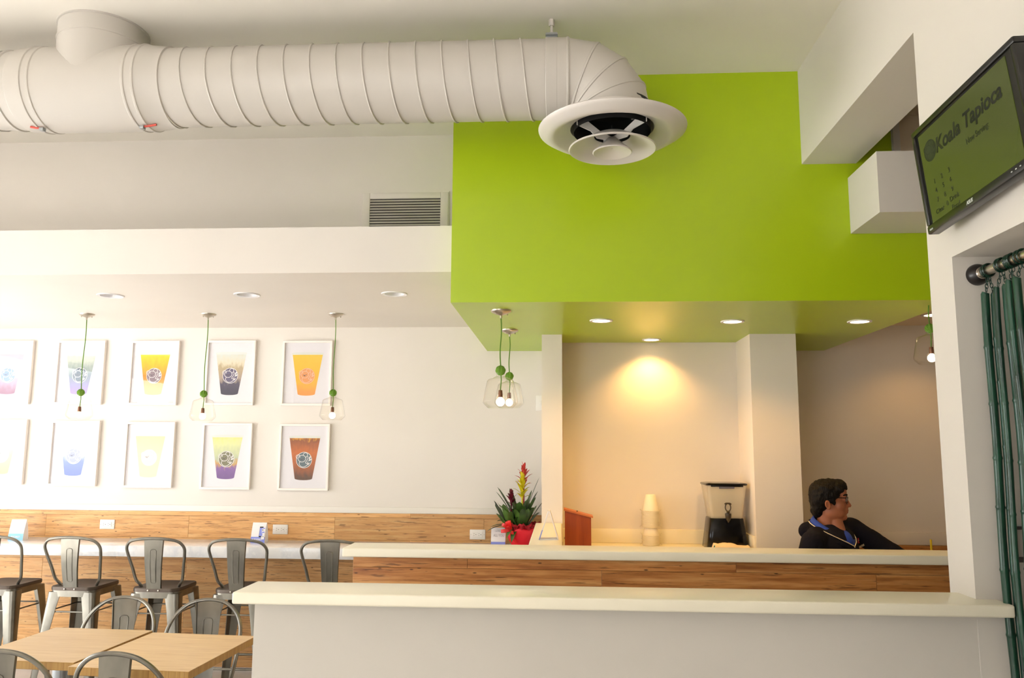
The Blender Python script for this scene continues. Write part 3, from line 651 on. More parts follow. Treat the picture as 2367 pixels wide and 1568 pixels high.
# ------------------------------------------------------------------ metal seating
def mir(p): return (-p[0], p[1], p[2])
def leg_mb(top, bot, w0, w1, sx, sy):
    # pressed V-section leg: two flanges meeting at the outer corner
    mb = MB(); k = 6; rows = []
    for i in range(k+1):
        t = i/k; c = Vector(top).lerp(Vector(bot), t); w = w0+(w1-w0)*t**.7; th = .004
        c.z = top[2]+(bot[2]-top[2])*t
        rows.append([(c.x-sx*w, c.y, c.z), (c.x-sx*w*.35, c.y+sy*.006, c.z), (c.x-sx*.006, c.y+sy*.004, c.z), (c.x+sx*.004, c.y-sy*.006, c.z), (c.x+sx*.006, c.y-sy*w*.35, c.z), (c.x, c.y-sy*w, c.z),
                     (c.x-sx*th, c.y-sy*w, c.z), (c.x-sx*.01, c.y-sy*.012, c.z), (c.x-sx*.012, c.y-sy*.01, c.z), (c.x-sx*w, c.y-sy*th, c.z)])
    n = len(rows[0]); vs = [p for r in rows for p in r]
    fs = [(i*n+j, i*n+(j+1) % n, (i+1)*n+(j+1) % n, (i+1)*n+j) for i in range(k) for j in range(n)]+[tuple(range(n)), tuple(k*n+j for j in range(n))]
    return mb.add(vs, fs, True)
def splat_mb(ztop, ytop, wtop, zbot, ybot, wbot, e0, e1, ew0, ew1, side=-1):
    mb = MB(); k = 14; th = .0035; R = []
    for i in range(k+1):
        t = i/k; z = ztop+(zbot-ztop)*t; y = ytop+(ybot-ytop)*t-.010*math.sin(PI*t); w = wtop+(wbot-wtop)*t
        R.append([(-w, y+.010, z), (-w+.003, y, z), (w-.003, y, z), (w, y+.010, z), (w-.004, y+.010, z), (w-.006, y+th, z), (-w+.006, y+th, z), (-w+.004, y+.010, z)])
    n = 8; vs = [p for r in R for p in r]
    mb.add(vs, [(i*n+j, i*n+(j+1) % n, (i+1)*n+(j+1) % n, (i+1)*n+j) for i in range(k) for j in range(n)]+[tuple(range(n)), tuple(k*n+j for j in range(n))])
    return mb
def emboss_mb(ztop, ytop, zbot, ybot, e0, e1, ew0, ew1):
    def Y(z): t = (ztop-z)/(ztop-zbot); return ytop+(ybot-ytop)*t-.010*math.sin(PI*t)
    r = ew0*.6; pts = []
    for i in range(7): a = PI*i/6; pts.append((ew0*math.cos(a) if abs(math.cos(a)) > .99 else ew0*math.copysign(abs(math.cos(a))**.6, math.cos(a)), e0-r+r*math.sin(a)))
    for i in range(7): a = PI+PI*i/6; pts.append((ew1*math.copysign(abs(math.cos(a))**.6, math.cos(a)) if abs(math.cos(a)) > 1e-6 else 0, e1+r+r*math.sin(a)))
    q = []
    for i in range(len(pts)):
        a, b2 = pts[i], pts[(i+1) % len(pts)]; m = 8 if abs(a[1]-b2[1]) > .08 else 1
        q += [(a[0]+(b2[0]-a[0])*j/m, a[1]+(b2[1]-a[1])*j/m) for j in range(m)]
    pts = q; mb = MB(); mb.tube([(x, Y(z)-.0006, z) for x, z in pts], .0028, 6, closed=True)
    return mb.tube([(x, Y(z)+.0041, z) for x, z in pts], .0028, 6, closed=True)
def seat_mb(w, z, back=.16, front=.16, th=.02):
    mb = MB(); o = rrect(-w, w, -back, front, .05, 5); n = len(o)
    # back edge bulges out
    o = [(x, y-(.018*(1-(x/w)**2) if y < -back+.06 else 0)) for x, y in o]
    rows = [[(x*1.0, y, z-.022) for x, y in o], [(x, y, z-.006) for x, y in o], [(x*.985, y*.985, z) for x, y in o], [(x*.86, y*.86, z-.003) for x, y in o], [(x*.4, y*.4, z-.010) for x, y in o], [(x*.05, y*.05, z-.011) for x, y in o]]
    vs = [p for r in rows for p in r]
    return mb.add(vs, [(i*n+j, i*n+(j+1) % n, (i+1)*n+(j+1) % n, (i+1)*n+j) for i in range(5) for j in range(n)]+[tuple(5*n+j for j in range(n))], True)
def make_seat(name, label, cat, group, sz, hoop, ztop, ytop, wt, wb_, emb, fw, bars):
    t = thing(name, label, cat, (0, 0, 0), 0, group)
    w = .152
    seat_mb(w, sz).obj('seat', M['seatm'], t, ang=50)
    ap = MB(); o = rrect(-w+.004, w-.004, -.158, .156, .05, 5); n = len(o); rows = [[(x, y, sz-.018) for x, y in o], [(x*1.01, y*1.01, sz-.062) for x, y in o]]
    ap.add([p for r in rows for p in r], [(j, (j+1) % n, n+(j+1) % n, n+j) for j in range(n)], True); ap.obj('apron', M['gun'], t)
    for sx in (-1, 1):
        for sy in (-1, 1):
            leg_mb((sx*(w-.002), sy*.156, sz-.034), (sx*fw, sy*(fw-.005), 0), .082, .034, sx, sy).obj('leg', M['gun'], t, ang=40)
            MB().rbox(sx*fw-.02*sx-.018, sx*fw-.02*sx+.018, sy*(fw-.02)-.018, sy*(fw-.02)+.018, 0, .012, .003).obj('foot_cap', M['slot'], t)
    for z, r in bars:
        q = 1-z/(sz-.034); a = w-.012+(fw-w)*q; b2 = .146+(fw-.016-.146)*q
        for p0, p1 in (((-a, -b2, z), (a, -b2, z)), ((-a, b2, z), (a, b2, z)), ((-a, -b2, z), (-a, b2, z)), ((a, -b2, z), (a, b2, z))):
            MB().tube([p0, p1], r, 8).obj('stretcher', M['gun'], t)
    h = smoothpts(hoop+[mir(p) for p in hoop[-2::-1]], 5)
    MB().tube(h, .0095, 10).obj('back_hoop', M['gun'], t)
    sp = splat_mb(ztop-.004, ytop, wt, sz-.004, -.168, wb_, *emb).obj('back_splat', M['gun'], t)
    emboss_mb(ztop-.004, ytop, sz-.004, -.168, *emb).obj('embossed_groove', M['gun'], sp)
    rv = MB()
    for x in (-wb_*.7, wb_*.7): rv.ell((x, -.174, sz-.012), (.006, .004, .006), n=8, m=5)
    rv.obj('rivet', M['nickel'], sp)
    return t
SZ = .715
stool_hoop = [(-.118, -.075, SZ-.014), (-.128, -.085, SZ+.01), (-.152, -.10, SZ+.045), (-.166, -.125, SZ+.12), (-.183, -.158, SZ+.205), (-.186, -.178, SZ+.255), (-.158, -.196, SZ+.292), (-.10, -.206, SZ+.308), (0, -.212, SZ+.315)]
GS = 'bar stools along the quartz bar'
st0 = make_seat('bar_stool', '', 'bar stool', GS, SZ, stool_hoop, SZ+.312, -.207, .064, .048, (SZ+.245, SZ+.035, .020, .017), .215, [(.56, .005), (.24, .008)])
st = [(-3.66, 'gunmetal bar stool farthest from the half walls, cut off by the picture edge'), (-3.125, 'gunmetal bar stool between the cut-off stool and the one behind the far chairs'),
      (-2.585, 'gunmetal bar stool directly behind the far chair at the first bamboo table'), (-2.045, 'gunmetal bar stool partly hidden by the end of the cream ledge'), (-1.452, 'gunmetal bar stool of which only the backrest shows above the ledge')]
for i, (x, lb) in enumerate(st):
    if i == 0: st0.location = (x, 5.265, 0); st0['label'] = lb
    else: dup(st0, (x, 5.265, 0), (0, -.03, .02, 0, .03)[i], lb)
CZ = .45
chair_hoop = [(-.150, -.02, CZ-.012), (-.176, -.05, CZ+.03), (-.186, -.09, CZ+.12), (-.188, -.13, CZ+.21), (-.178, -.158, CZ+.275), (-.145, -.182, CZ+.332), (-.085, -.200, CZ+.374), (0, -.207, CZ+.388)]
GC = 'metal dining chairs around the two bamboo tables'
ch0 = make_seat('dining_chair', '', 'chair', GC, CZ, chair_hoop, CZ+.385, -.202, .066, .047, (CZ+.30, CZ+.06, .023, .018), .20, [(.33, .005)])
ch = [(-2.235, 4.0-.07, PI, 'gunmetal chair on the bar side of the first bamboo table'), (-1.775, 4.0-.095, PI+.04, 'gunmetal chair on the bar side of the second bamboo table, by the half wall'),
      (-1.665, 3.245, -.05, 'gunmetal chair on the near side of the second bamboo table'), (-2.135, 3.245, .04, 'gunmetal chair on the near side of the first bamboo table, cut off')]
for i, (x, y, r, lb) in enumerate(ch):
    if i == 0: ch0.location = (x, y, 0); ch0.rotation_euler.z = r; ch0['label'] = lb
    else: dup(ch0, (x, y, 0), r, lb)

# ------------------------------------------------------------------ bamboo tables
def table(loc, w, dp, rz, label):
    t = thing('dining_table', label, 'table', loc, rz, 'pair of bamboo cafe tables pushed together')
    MB().rbox(-w/2, w/2, -dp/2, dp/2, .743, .745, .0008, 1).obj('table_top', M['table'], t)
    MB().rbox(-w/2, w/2, -dp/2, dp/2, .712, .7432, .002, 1).obj('top_edge', M['tedge'], t)
    MB().lathe([(.038, .03), (.038, .70)], 24).lathe([(.06, .70), (.06, .712)], 24, cap=True).obj('pedestal', M['steel'], t)
    b = MB()
    for a in (PI/4, 3*PI/4):
        c, s_ = math.cos(a), math.sin(a); o = MB().rbox(-.27, .27, -.03, .03, .008, .034, .008)
        b.add([(x*c-y*s_, x*s_+y*c, z) for x, y, z in o.v], o.f)
    b.obj('base_cross', M['gun'], t)
table((-2.19, 3.555, 0), .49, .58, -.045, 'square bamboo table farther from the half wall, pushed against its twin')
table((-1.676, 3.48, 0), .505, .60, -.06, 'square bamboo table next to the end of the half wall')

# ------------------------------------------------------------------ potted bromeliads
p = thing('potted_bromeliad', 'bromeliads with yellow and red flower spikes in a red wrapped pot', 'potted plant', (-.275, 5.69, .93))
random.seed(11)
pr = []
nA = 40; mb = MB(); vs = []
prof = [(.062, 0), (.068, .012), (.085, .05), (.104, .09), (.112, .118), (.108, .13), (.095, .135)]
for k, (r, z) in enumerate(prof):
    for i in range(nA):
        a = 2*PI*i/nA; rr = r*(1+.035*math.sin(a*9+k)*(k/6)+.02*math.sin(a*5+2*k)); vs.append((rr*math.cos(a), rr*math.sin(a), z+.006*math.sin(7*a)*(k/6)))
mb.add(vs, [(k*nA+i, k*nA+(i+1) % nA, (k+1)*nA+(i+1) % nA, (k+1)*nA+i) for k in range(len(prof)-1) for i in range(nA)]+[tuple(range(nA))], True).obj('pot_wrap', M['foil'], p, ang=50)
MB().lathe([(.001, .118), (.09, .12)], 20).obj('soil', M['slot'], p)
for i in range(11):                                              # crumpled tissue around the rim
    a = 2*PI*i/11+.2; o = MB(); c = Vector((.10*math.cos(a), .10*math.sin(a), .135)); vs = []
    for u in range(7):
        for w_ in range(5):
            t = (u/6-.5)*1.0; q = w_/4; aa = a+t*.62; rr = .098+.030*q+.012*math.sin(9*t+i); vs.append((rr*math.cos(aa), rr*math.sin(aa), .118+.055*math.sin(PI*q*.75)*(1-1.6*t*t)+.006*math.sin(13*t+3*i)))
    o.add(vs, [(u*5+w_, u*5+w_+1, (u+1)*5+w_+1, (u+1)*5+w_) for u in range(6) for w_ in range(4)], True).obj('tissue_ruffle', M['tissue'], p, ang=80)
def blade(L0, wd, rise, droop, m=8, strap=True):
    """strip leaf along +x: base at origin, rising then drooping; folded along its midrib"""
    vs = []
    for i in range(m+1):
        t = i/m; x = L0*t*math.cos(rise)*(1+.1*t) if True else 0; z = L0*(math.sin(rise)*t-droop*t**2.4)
        w = wd*min(1, .45+1.1*t)*math.sqrt(max(0, 1-(max(0, t-.62)/.38)**2))+.0004 if strap else wd*(.8+.5*t-.6*t*t)*(1-t**5)+.0004
        vs += [(x, -w, z+.18*w), (x, 0, z-.12*w), (x, w, z+.18*w)]
    return vs, [(3*i+j, 3*i+j+1, 3*i+j+4, 3*i+j+3) for i in range(m) for j in (0, 1)]
def leaf(name, m, base, az, L0, wd, rise, droop):
    vs, fs = blade(L0, wd, rise, droop, 10 if name == 'leaf' else 7, name == 'leaf'); c, s_ = math.cos(az), math.sin(az)
    vv = []
    for x, y, z in vs:
        X, Y = base[0]+x*c-y*s_, base[1]+x*s_+y*c
        X = min(X, .150); Y = min(Y, .222); vv.append((X, Y, base[2]+z))
    return MB().add(vv, fs, True).obj(name, M[m], p, ang=80)
heads = [((.005, -.04, .13), .20, 'yellow', .19, 22), ((.012, .03, .13), .28, 'redb', .165, 18), ((-.072, -.01, .12), .16, 'maroon', .10, 12)]
for hi, (b0, hh, m_, hl, nb) in enumerate(heads):
    for i in range(13):
        az = i*2.399+hi; L0 = random.uniform(.17, .27)
        leaf('leaf', 'leaf', (b0[0]+.012*math.cos(az), b0[1]+.012*math.sin(az), b0[2]-.02), az, L0, .019+.004*random.random(), random.uniform(.95, 1.42), random.uniform(.05, .28))
    MB().tube([b0, (b0[0], b0[1], b0[2]+hh+hl*.6)], .006, 8).obj('flower_stem', M[m_], p)
    for i in range(nb):
        t = i/(nb-1); az = i*2.399+.3*hi; z = b0[2]+hh+hl*(t*.78); Lb = (.060+.045*math.sin(PI*min(1, t*1.25+.12)))*(1 if m_ != 'maroon' else .8)
        leaf('bract', m_, (b0[0], b0[1], z), az, Lb, .0125, .75+.62*t, .34*(1-t*.7))
for az, L0, wd, ri, dr in ((PI*1.5, .24, .025, 1.22, .12), (PI*1.42, .21, .022, 1.1, .18), (PI*1.6, .22, .024, 1.15, .15), (PI*1.28, .17, .021, .75, .95), (PI*1.36, .15, .020, .70, 1.15), (PI, .22, .018, .5, .42), (PI*1.05, .24, .017, .45, .50),
                           (PI*1.08, .20, .020, .72, .35), (PI*.97, .33, .020, 1.08, .10), (PI*.9, .36, .019, 1.12, .10), (PI*.75, .32, .021, 1.25, .08), (.1, .40, .024, 1.26, .05), (-.2, .32, .026, 1.2, .10), (-.5, .28, .026, 1.15, .10), (.4, .30, .024, 1.3, .06)):
    leaf('leaf', 'leaf', (-.01, -.02, .12), az, L0, wd, ri, dr)
# bow of ribbon on the wrap
for k, (az, L0, up_) in enumerate(((PI*1.15, .075, .5), (PI*1.25, .07, 1.0), (PI*1.42, .075, 1.1), (PI*1.38, .06, .35), (PI*1.08, .07, -.1))):
    o = MB(); vs = []; c = Vector((-.068, -.094, .125)); dx = Vector((math.cos(az)*.8, -abs(math.sin(az))*.5, up_)).normalized(); wv = dx.cross(Vector((.3, 1, 0))).normalized()
    for i in range(13):
        a = 2*PI*i/12; q = c+dx*(L0/2*(1-math.cos(a)))+Vector((0, -1, .2))*.016*math.sin(a)
        vs += [q-wv*.011, q+wv*.011]
    o.add(vs, [(2*i, 2*i+1, 2*i+3, 2*i+2) for i in range(12)], True).obj('bow_loop', M['bow'], p, ang=80)
o = MB(); vs = []
for i in range(9):
    t = i/8; q = Vector((-.062+.03*t*t+.004*math.sin(8*t), -.112+.026*t, .122-.085*t)); vs += [q+Vector((-.009, 0, 0)), q+Vector((.009, -.004, 0))]
o.add(vs, [(2*i, 2*i+1, 2*i+3, 2*i+2) for i in range(8)], True).obj('bow_tail', M['bow'], p)

# ------------------------------------------------------------------ things on the alcove counter
b = thing('suggestion_box', 'reddish wooden suggestion box with a sloping hinged lid', 'box', (.105, 5.2, .995))
MB().prism([(-.082, 0), (.082, 0), (.082, .186), (-.082, .226)], -.06, .06, 'y').obj('box_body', M['boxwood'], b)
dz = -.040/.164; lid = MB(); lid.prism([(-.088, .227+.0015), (.094, .227+dz*.182+.0015), (.094, .239+dz*.182), (-.088, .241)], -.066, .066, 'y'); lid.obj('box_lid', M['boxlid'], b)
MB().ell((-.005, -.058, .226), (.006, .004, .003), n=8, m=5).obj('lid_knot', M['slot'], b)
MB().rbox(-.088, -.082, -.02, .02, .05, .058, .001, 1).obj('hinge', M['nickel'], b)
# upturned paper cups in two nested stacks inside clear sleeves
cup = MB().lathe([(.0525, .001), (.0535, .003), (.0525, .0055), (.0505, .0055), (.0315, .102), (.030, .104), (.001, .104)], 32).mesh('paper_cup', M['paper'])
ORD = 'first second third fourth fifth sixth seventh eighth ninth tenth eleventh twelfth thirteenth fourteenth fifteenth'.split()
zs = [.0075*i for i in range(9)]+[.0075*8+.052+.0075*i for i in range(15)]
for i, z in enumerate(zs):
    o = bpy.data.objects.new('paper_cup', cup); COL.objects.link(o); o.location = (.580, 5.35, .995+z)
    lab = 'topmost upturned paper cup standing clear of the plastic sleeve' if i == len(zs)-1 else ('%s upturned paper cup from the bottom of the lower wrapped stack' % ORD[i] if i < 9 else '%s upturned paper cup from the bottom of the upper wrapped stack' % ORD[i-9])
    tag(o, lab, 'cup', 'upturned cups in the lower sleeve' if i < 9 else 'upturned cups in the upper stack')
def sleeve(z0, z1, label, seed):
    random.seed(seed); mb = MB(); n = 28; k = 9; vs = []
    for j in range(k+1):
        for i in range(n):
            a = 2*PI*i/n; r = .057+.004*random.random()+(.014*(1 if j == 0 else 0))+(.010 if j == k else 0); vs.append((r*math.cos(a), r*math.sin(a), z0+(z1-z0)*j/k+.003*random.random()))
    o = mb.add(vs, [(j*n+i, j*n+(i+1) % n, (j+1)*n+(i+1) % n, (j+1)*n+i) for j in range(k) for i in range(n)], True).obj('plastic_sleeve', M['sleeve'], ang=80)
    o.location = (.580, 5.35, .995); tag(o, label, 'plastic sleeve')
sleeve(.001, .075, 'crinkled clear plastic sleeve around the lower cups', 3); sleeve(.112, .226, 'crinkled clear plastic sleeve torn open around the upper cups', 4)
d = thing('drink_dispenser', 'clear drinks dispenser with a black lid, tap and flared black base', 'drink dispenser', (1.035, 5.27, .995))
def loft(sections, m, nm, par, r=.02, ang=40, caps=True):
    mb = MB(); R = []
    for z, wx, wy in sections: R.append([(x, y, z) for x, y in rrect(-wx, wx, -wy, wy, min(r, wx*.9, wy*.9), 4)])
    n = len(R[0]); k = len(R)
    mb.add([q for a in R for q in a], [(i*n+j, i*n+(j+1) % n, (i+1)*n+(j+1) % n, (i+1)*n+j) for i in range(k-1) for j in range(n)]+([tuple(range(n))[::-1], tuple((k-1)*n+j for j in range(n))] if caps else []), True)
    return mb.obj(nm, m, par, ang=ang)
loft([(0, .128, .11), (.004, .129, .111), (.185, .105, .095), (.188, .103, .093)], M['blackp'], 'base', d, .03)
loft([(.188, .098, .088), (.205, .102, .092), (.39, .126, .112), (.392, .124, .11), (.37, .119, .106), (.21, .098, .088), (.195, .094, .084)], M['tank'], 'tank', d, .025, caps=False)
loft([(.393, .129, .115), (.399, .130, .116), (.404, .126, .112), (.407, .10, .09)], M['blackp'], 'lid', d, .02)
MB().rbox(-.10, .10, -.117, .117, .383, .394, .003).obj('lid_skirt', M['blackp'], d); MB().rbox(-.05, .045, -.1185, -.115, .372, .384, .001, 1).obj('lid_label', mat('grey_blue_strip', (92, 92, 110), .5), d)
tp = MB().lathe([(.001, .222), (.019, .222), (.020, .214), (.018, .196), (.012, .18), (.006, .172), (.005, .166), (.001, .166)], 18, (0, -.125, 0)).tube([(0, -.09, .212), (0, -.125, .212)], .012, 10).lathe([(.008, .222), (.011, .232), (.007, .238)], 12, (0, -.125, 0), cap=True).obj('tap', M['tapp'], d)
h = MB().tube([(.016*math.sin(a)*1.05, -.125, .258+.024*math.cos(a)) for a in [2*PI*i/20 for i in range(20)]], .0035, 8, closed=True).tube([(-.020, -.125, .277), (-.012, -.125, .282), (.012, -.125, .282), (.020, -.125, .277)], .0048, 8).obj('tap_handle', M['tapp'], tp)
t = thing('towel', 'folded cream towel with teal edge in front of the black dispenser', 'towel', (1.04, 5.104, .995))
mb = MB(); nx, ny = 22, 6; vs = []
random.seed(5)
def th_(x, y): return .040-.008*(x/.11)+.005*math.sin(x*42+2.2)+.002*math.sin(x*110+y*60)-4*y*y
for lay in (0, 1):
    for i in range(nx+1):
        for j in range(ny+1):
            x = -.115+.23*i/nx; y = -.045+.09*j/ny; e = min(1, min(i, nx-i)/1.2+.15, min(j, ny-j)/1.0+.45); vs.append((x, y-.0*lay, .0005 if lay == 0 else .002+th_(x, y)*max(.2, e)))
n1 = (nx+1)*(ny+1); fs = []
for i in range(nx):
    for j in range(ny):
        a = i*(ny+1)+j; q = (a, a+1, a+ny+2, a+ny+1); fs += [q[::-1], tuple(k+n1 for k in q)]
for i in range(nx): fs += [(i*(ny+1), (i+1)*(ny+1), (i+1)*(ny+1)+n1, i*(ny+1)+n1), (i*(ny+1)+ny, i*(ny+1)+ny+n1, (i+1)*(ny+1)+ny+n1, (i+1)*(ny+1)+ny)]
for j in range(ny): fs += [(j, j+n1, j+1+n1, j+1), (nx*(ny+1)+j, nx*(ny+1)+j+1, nx*(ny+1)+j+1+n1, nx*(ny+1)+j+n1)]
mb.add(vs, fs, True).obj('towel_cloth', M['towel'], t, ang=70)
MB().tube([(-.112, -.047, .004), (-.115, -.047, .02), (-.109, -.047, .036)], .0035, 6).tube([(-.095, -.048, .009), (-.08, -.049, .004)], .003, 6).obj('towel_stripe', M['teal'], t)

# yellow straw in a cup on a work counter behind the ledge
tag(MB().rbox(1.9, 3.2, 4.95, 5.5, .80, .84, .005).obj('work_counter', M['ledge']), 'cream kitchen work counter under the yellow straw', 'counter'); 
tag(MB().box(1.95, 3.15, 5.0, 5.48, 0, .80).obj('work_cabinet', M['tan']), 'tan cabinet under the kitchen work counter', 'cabinet')
c = thing('straw_cup', 'cup with an upright yellow straw poking up beyond the ledge', 'cup', (2.228, 5.1, .84))
MB().lathe([(.001, 0), (.030, 0), (.042, .125), (.040, .125), (.029, .004), (.001, .004)], 24).obj('cup_body', M['paper'], c)
MB().lathe([(.0058, .004), (.0058, .238), (.0045, .238), (.0045, .004)], 14).obj('straw', M['strawy'], c)

# ------------------------------------------------------------------ monitor on the wall
yw, ti, ro = math.radians(183.56), math.radians(3.27), math.radians(5.0)
n_ = Vector((math.cos(yw), math.sin(yw), 0)); up_ = Vector((0, 0, 1)); xr = up_.cross(n_)
n2 = n_*math.cos(ti)-up_*math.sin(ti); u2 = up_*math.cos(ti)+n_*math.sin(ti)
x2 = xr*math.cos(ro)+u2*math.sin(ro); u3 = -xr*math.sin(ro)+u2*math.cos(ro)
tv = thing('monitor', 'black monitor with a dim green order screen mounted high on the white wall', 'monitor')
mt = Matrix((x2, u3, n2)).transposed().to_4x4(); mt.translation = Vector((1.13, 2.203, 2.452)); tv.matrix_world = mt
TW, TH = .528, .336
w, h = TW/2, TH/2; bz = .019; bb = .026
f = MB().rbox(-w, w, -h, -h+bb, -.03, .006, .005, 2).rbox(-w, w, h-bz, h, -.03, .006, .005, 2).rbox(-w, -w+bz, -h+bb, h-bz, -.03, .006, .005, 2).rbox(w-bz, w, -h+bb, h-bz, -.03, .006, .005, 2)
f.obj('bezel', M['tvb'], tv)
MB().rbox(-w+.006, w-.006, -h+.006, h-.006, -.042, -.004, .012, 3).obj('back_shell', M['tvb'], tv)
MB().rbox(-.03, .03, -.03, .03, -.058, -.04, .004).tube([(0, 0, -.05), (.16, .09, -.052), (.31, .115, -.045)], .014, 10).obj('wall_arm', M['tvb'], tv)
MB().box(-w+bz, w-bz, -h+bb, h-bz, -.004, -.001).obj('screen_border', M['tvb'], tv)
sc = MB().box(-w+bz+.010, w-bz-.030, -h+bb+.002, h-bz-.008, -.001, .0005).obj('screen', M['screen'], tv)
def TX(name, s_, size, x, y, m=M['ink'], **k): return text(name, s_, size, m, sc, Matrix.Translation((x, y, .0008)), **k)
TX('screen_text', 'Koala Tapioca', .062, .012, .068, shear=.22, bold=.0016, width=.33)
TX('screen_text', 'Now Serving:', .026, .050, .010, width=.105)
for i, s_ in enumerate('123456789'): TX('screen_text', s_, .021, -.186+.040*(i % 3), -.026-.029*(i//3))
TX('screen_text', 'Clear', .021, -.184, -.117); TX('screen_text', '0', .021, -.142, -.114); TX('screen_text', 'Drink', .021, -.103, -.110); TX('screen_text', 'Food', .021, -.103, -.136)
lg = MB().lathe([(.0335, 0), (.0335, .0003), (.0001, .0003)], 32).obj('screen_logo', mat('logo_dark_green', (46, 52, 40), .3, emit=(60, 70, 30), es=.12), sc, (-.182, .073, .0006))
o = logo_lines(.031, -.001); o.v = [(x, z, .0006) for x, y, z in o.v]; o.obj('screen_logo_line', M['ink'], sc, (-.182, .073, .0007))
text('maker_mark', 'ASUS', .014, M['silver'], tv, Matrix.Translation((-.030, -h+.013, .0064)), shear=.2, bold=.0004, width=.032)
text('maker_mark', 'HDMI', .007, M['silver'], tv, Matrix.Translation((-w+.025, -h+.010, .0064)), bold=.0002)
o = MB()
for i in range(5): o.rbox(.16+.018*i, .166+.018*i, -h+.012, -h+.015, .006, .0068, .0003, 1)
o.obj('button_marks', M['silver'], tv)

# ------------------------------------------------------------------ bamboo curtain in the doorway
r = thing('curtain_rod', 'brushed steel curtain rod across the doorway with a black round end', 'curtain rod', (1.27, 2.48, 2.143))
MB().tube([(0, -.02, 0), (0, -1.33, 0)], .0145, 20).obj('rod', M['nickel'], r)
MB().lathe([(.001, -.034), (.017, -.034), (.024, -.028), (.030, -.018), (.033, -.008), (.033, 0)], 32, (0, 0, 0), 'y').obj('end_flange', M['flange'], r)
MB().lathe([(.001, -.036), (.017, -.036), (.019, -.032), (.019, -.026)], 24, (0, 0, 0), 'y').obj('end_collar', M['nickel'], r)
random.seed(21)
def strand(dx, y, ztop, rad, nodes, nring, label, bend=0):
    t = thing('bamboo_strand', label, 'bamboo strand', (1.27+dx*.0, y, 2.143), 0, 'bamboo strands hanging from the curtain rod')
    for k in range(nring):
        oy = (k-(nring-1)/2)*.0065
        MB().tube([(.0185*math.sin(a), oy+.002*math.sin(a), .0185*math.cos(a)) for a in [2*PI*i/24 for i in range(24)]], .0032, 8, closed=True).obj('ring', M['ring'], t)
    zt = ztop-2.143; zc = -.020; k = 0
    while zc-.010 > zt-.004:
        a = PI/2*(k % 2); pts = []
        for i in range(12):
            q = 2*PI*i/12; pts.append((dx+.0042*math.sin(q)*math.cos(a)-dx*max(0, (zc-zt)/(-.02-zt)), .0042*math.sin(q)*math.sin(a), zc-.006+.0075*math.cos(q)))
        MB().tube(pts, .0012, 5, closed=True).obj('chain_link', M['chain'], t); zc -= .0105; k += 1
    L0 = zt+2.143-.03; z = zt; pts = [(dx, 0, zt-.0005)]; rr = [rad*.86]; zs_ = [zt]
    while z > zt-L0:
        seg = random.uniform(.125, .19); z1 = max(z-seg, zt-L0)
        for q, f_ in ((.03, 1.0), (.5, .97), (.93, 1.0), (.975, 1.17), (1.0, 1.05)):
            zz = z+(z1-z)*q; pts.append((dx+bend*math.sin((zt-zz)*3.0)+.002*math.sin(zz*9), .002*math.cos(zz*7), zz)); rr.append(rad*f_)
        z = z1
    MB().tube(pts, rr, 14).obj('cane', M['bamboo'], t, ang=60)
    return t
sp_ = [(-.008, 2.422, 2.078, .0115, 1, 'first bamboo strand, nearest the black rod end'), (.011, 2.411, 2.074, .0085, 1, 'thin second bamboo strand from the black rod end'),
       (-.014, 2.348, 2.080, .0080, 1, 'third bamboo strand, pale and thin, half behind the fourth'), (.007, 2.335, 2.084, .0115, 1, 'fourth bamboo strand from the black rod end'),
       (-.014, 2.284, 2.087, .0085, 2, 'fifth bamboo strand, hidden behind a thick sixth strand'), (.009, 2.298, 2.092, .0130, 2, 'thick sixth bamboo strand from the black rod end'),
       (-.010, 2.250, 2.088, .0110, 1, 'seventh bamboo strand from the black rod end, at the picture edge'), (.014, 2.232, 2.090, .0105, 1, 'eighth bamboo strand from the black rod end, mostly beyond the picture edge')]
for dx, y, z, rd, nr, lb in sp_: strand(dx, y, z, rd, 0, nr, lb, random.uniform(-.006, .006))
t = thing('wall_plate', 'small dark metal bracket plate on the door jamb behind the bamboo strands', 'bracket', (1.336, 2.48, 1.345))
MB().rbox(-.024, .024, -.008, 0, .038, .05, .001, 1).rbox(-.024, -.014, -.008, 0, -.05, .038, .001, 1).rbox(-.024, .024, -.008, 0, -.055, -.04, .001, 1).obj('bracket', M['bronze'], t)
MB().rbox(-.022, .022, -.010, -.008, .048, .052, .0005, 1).obj('bright_edge', M['silver'], t)

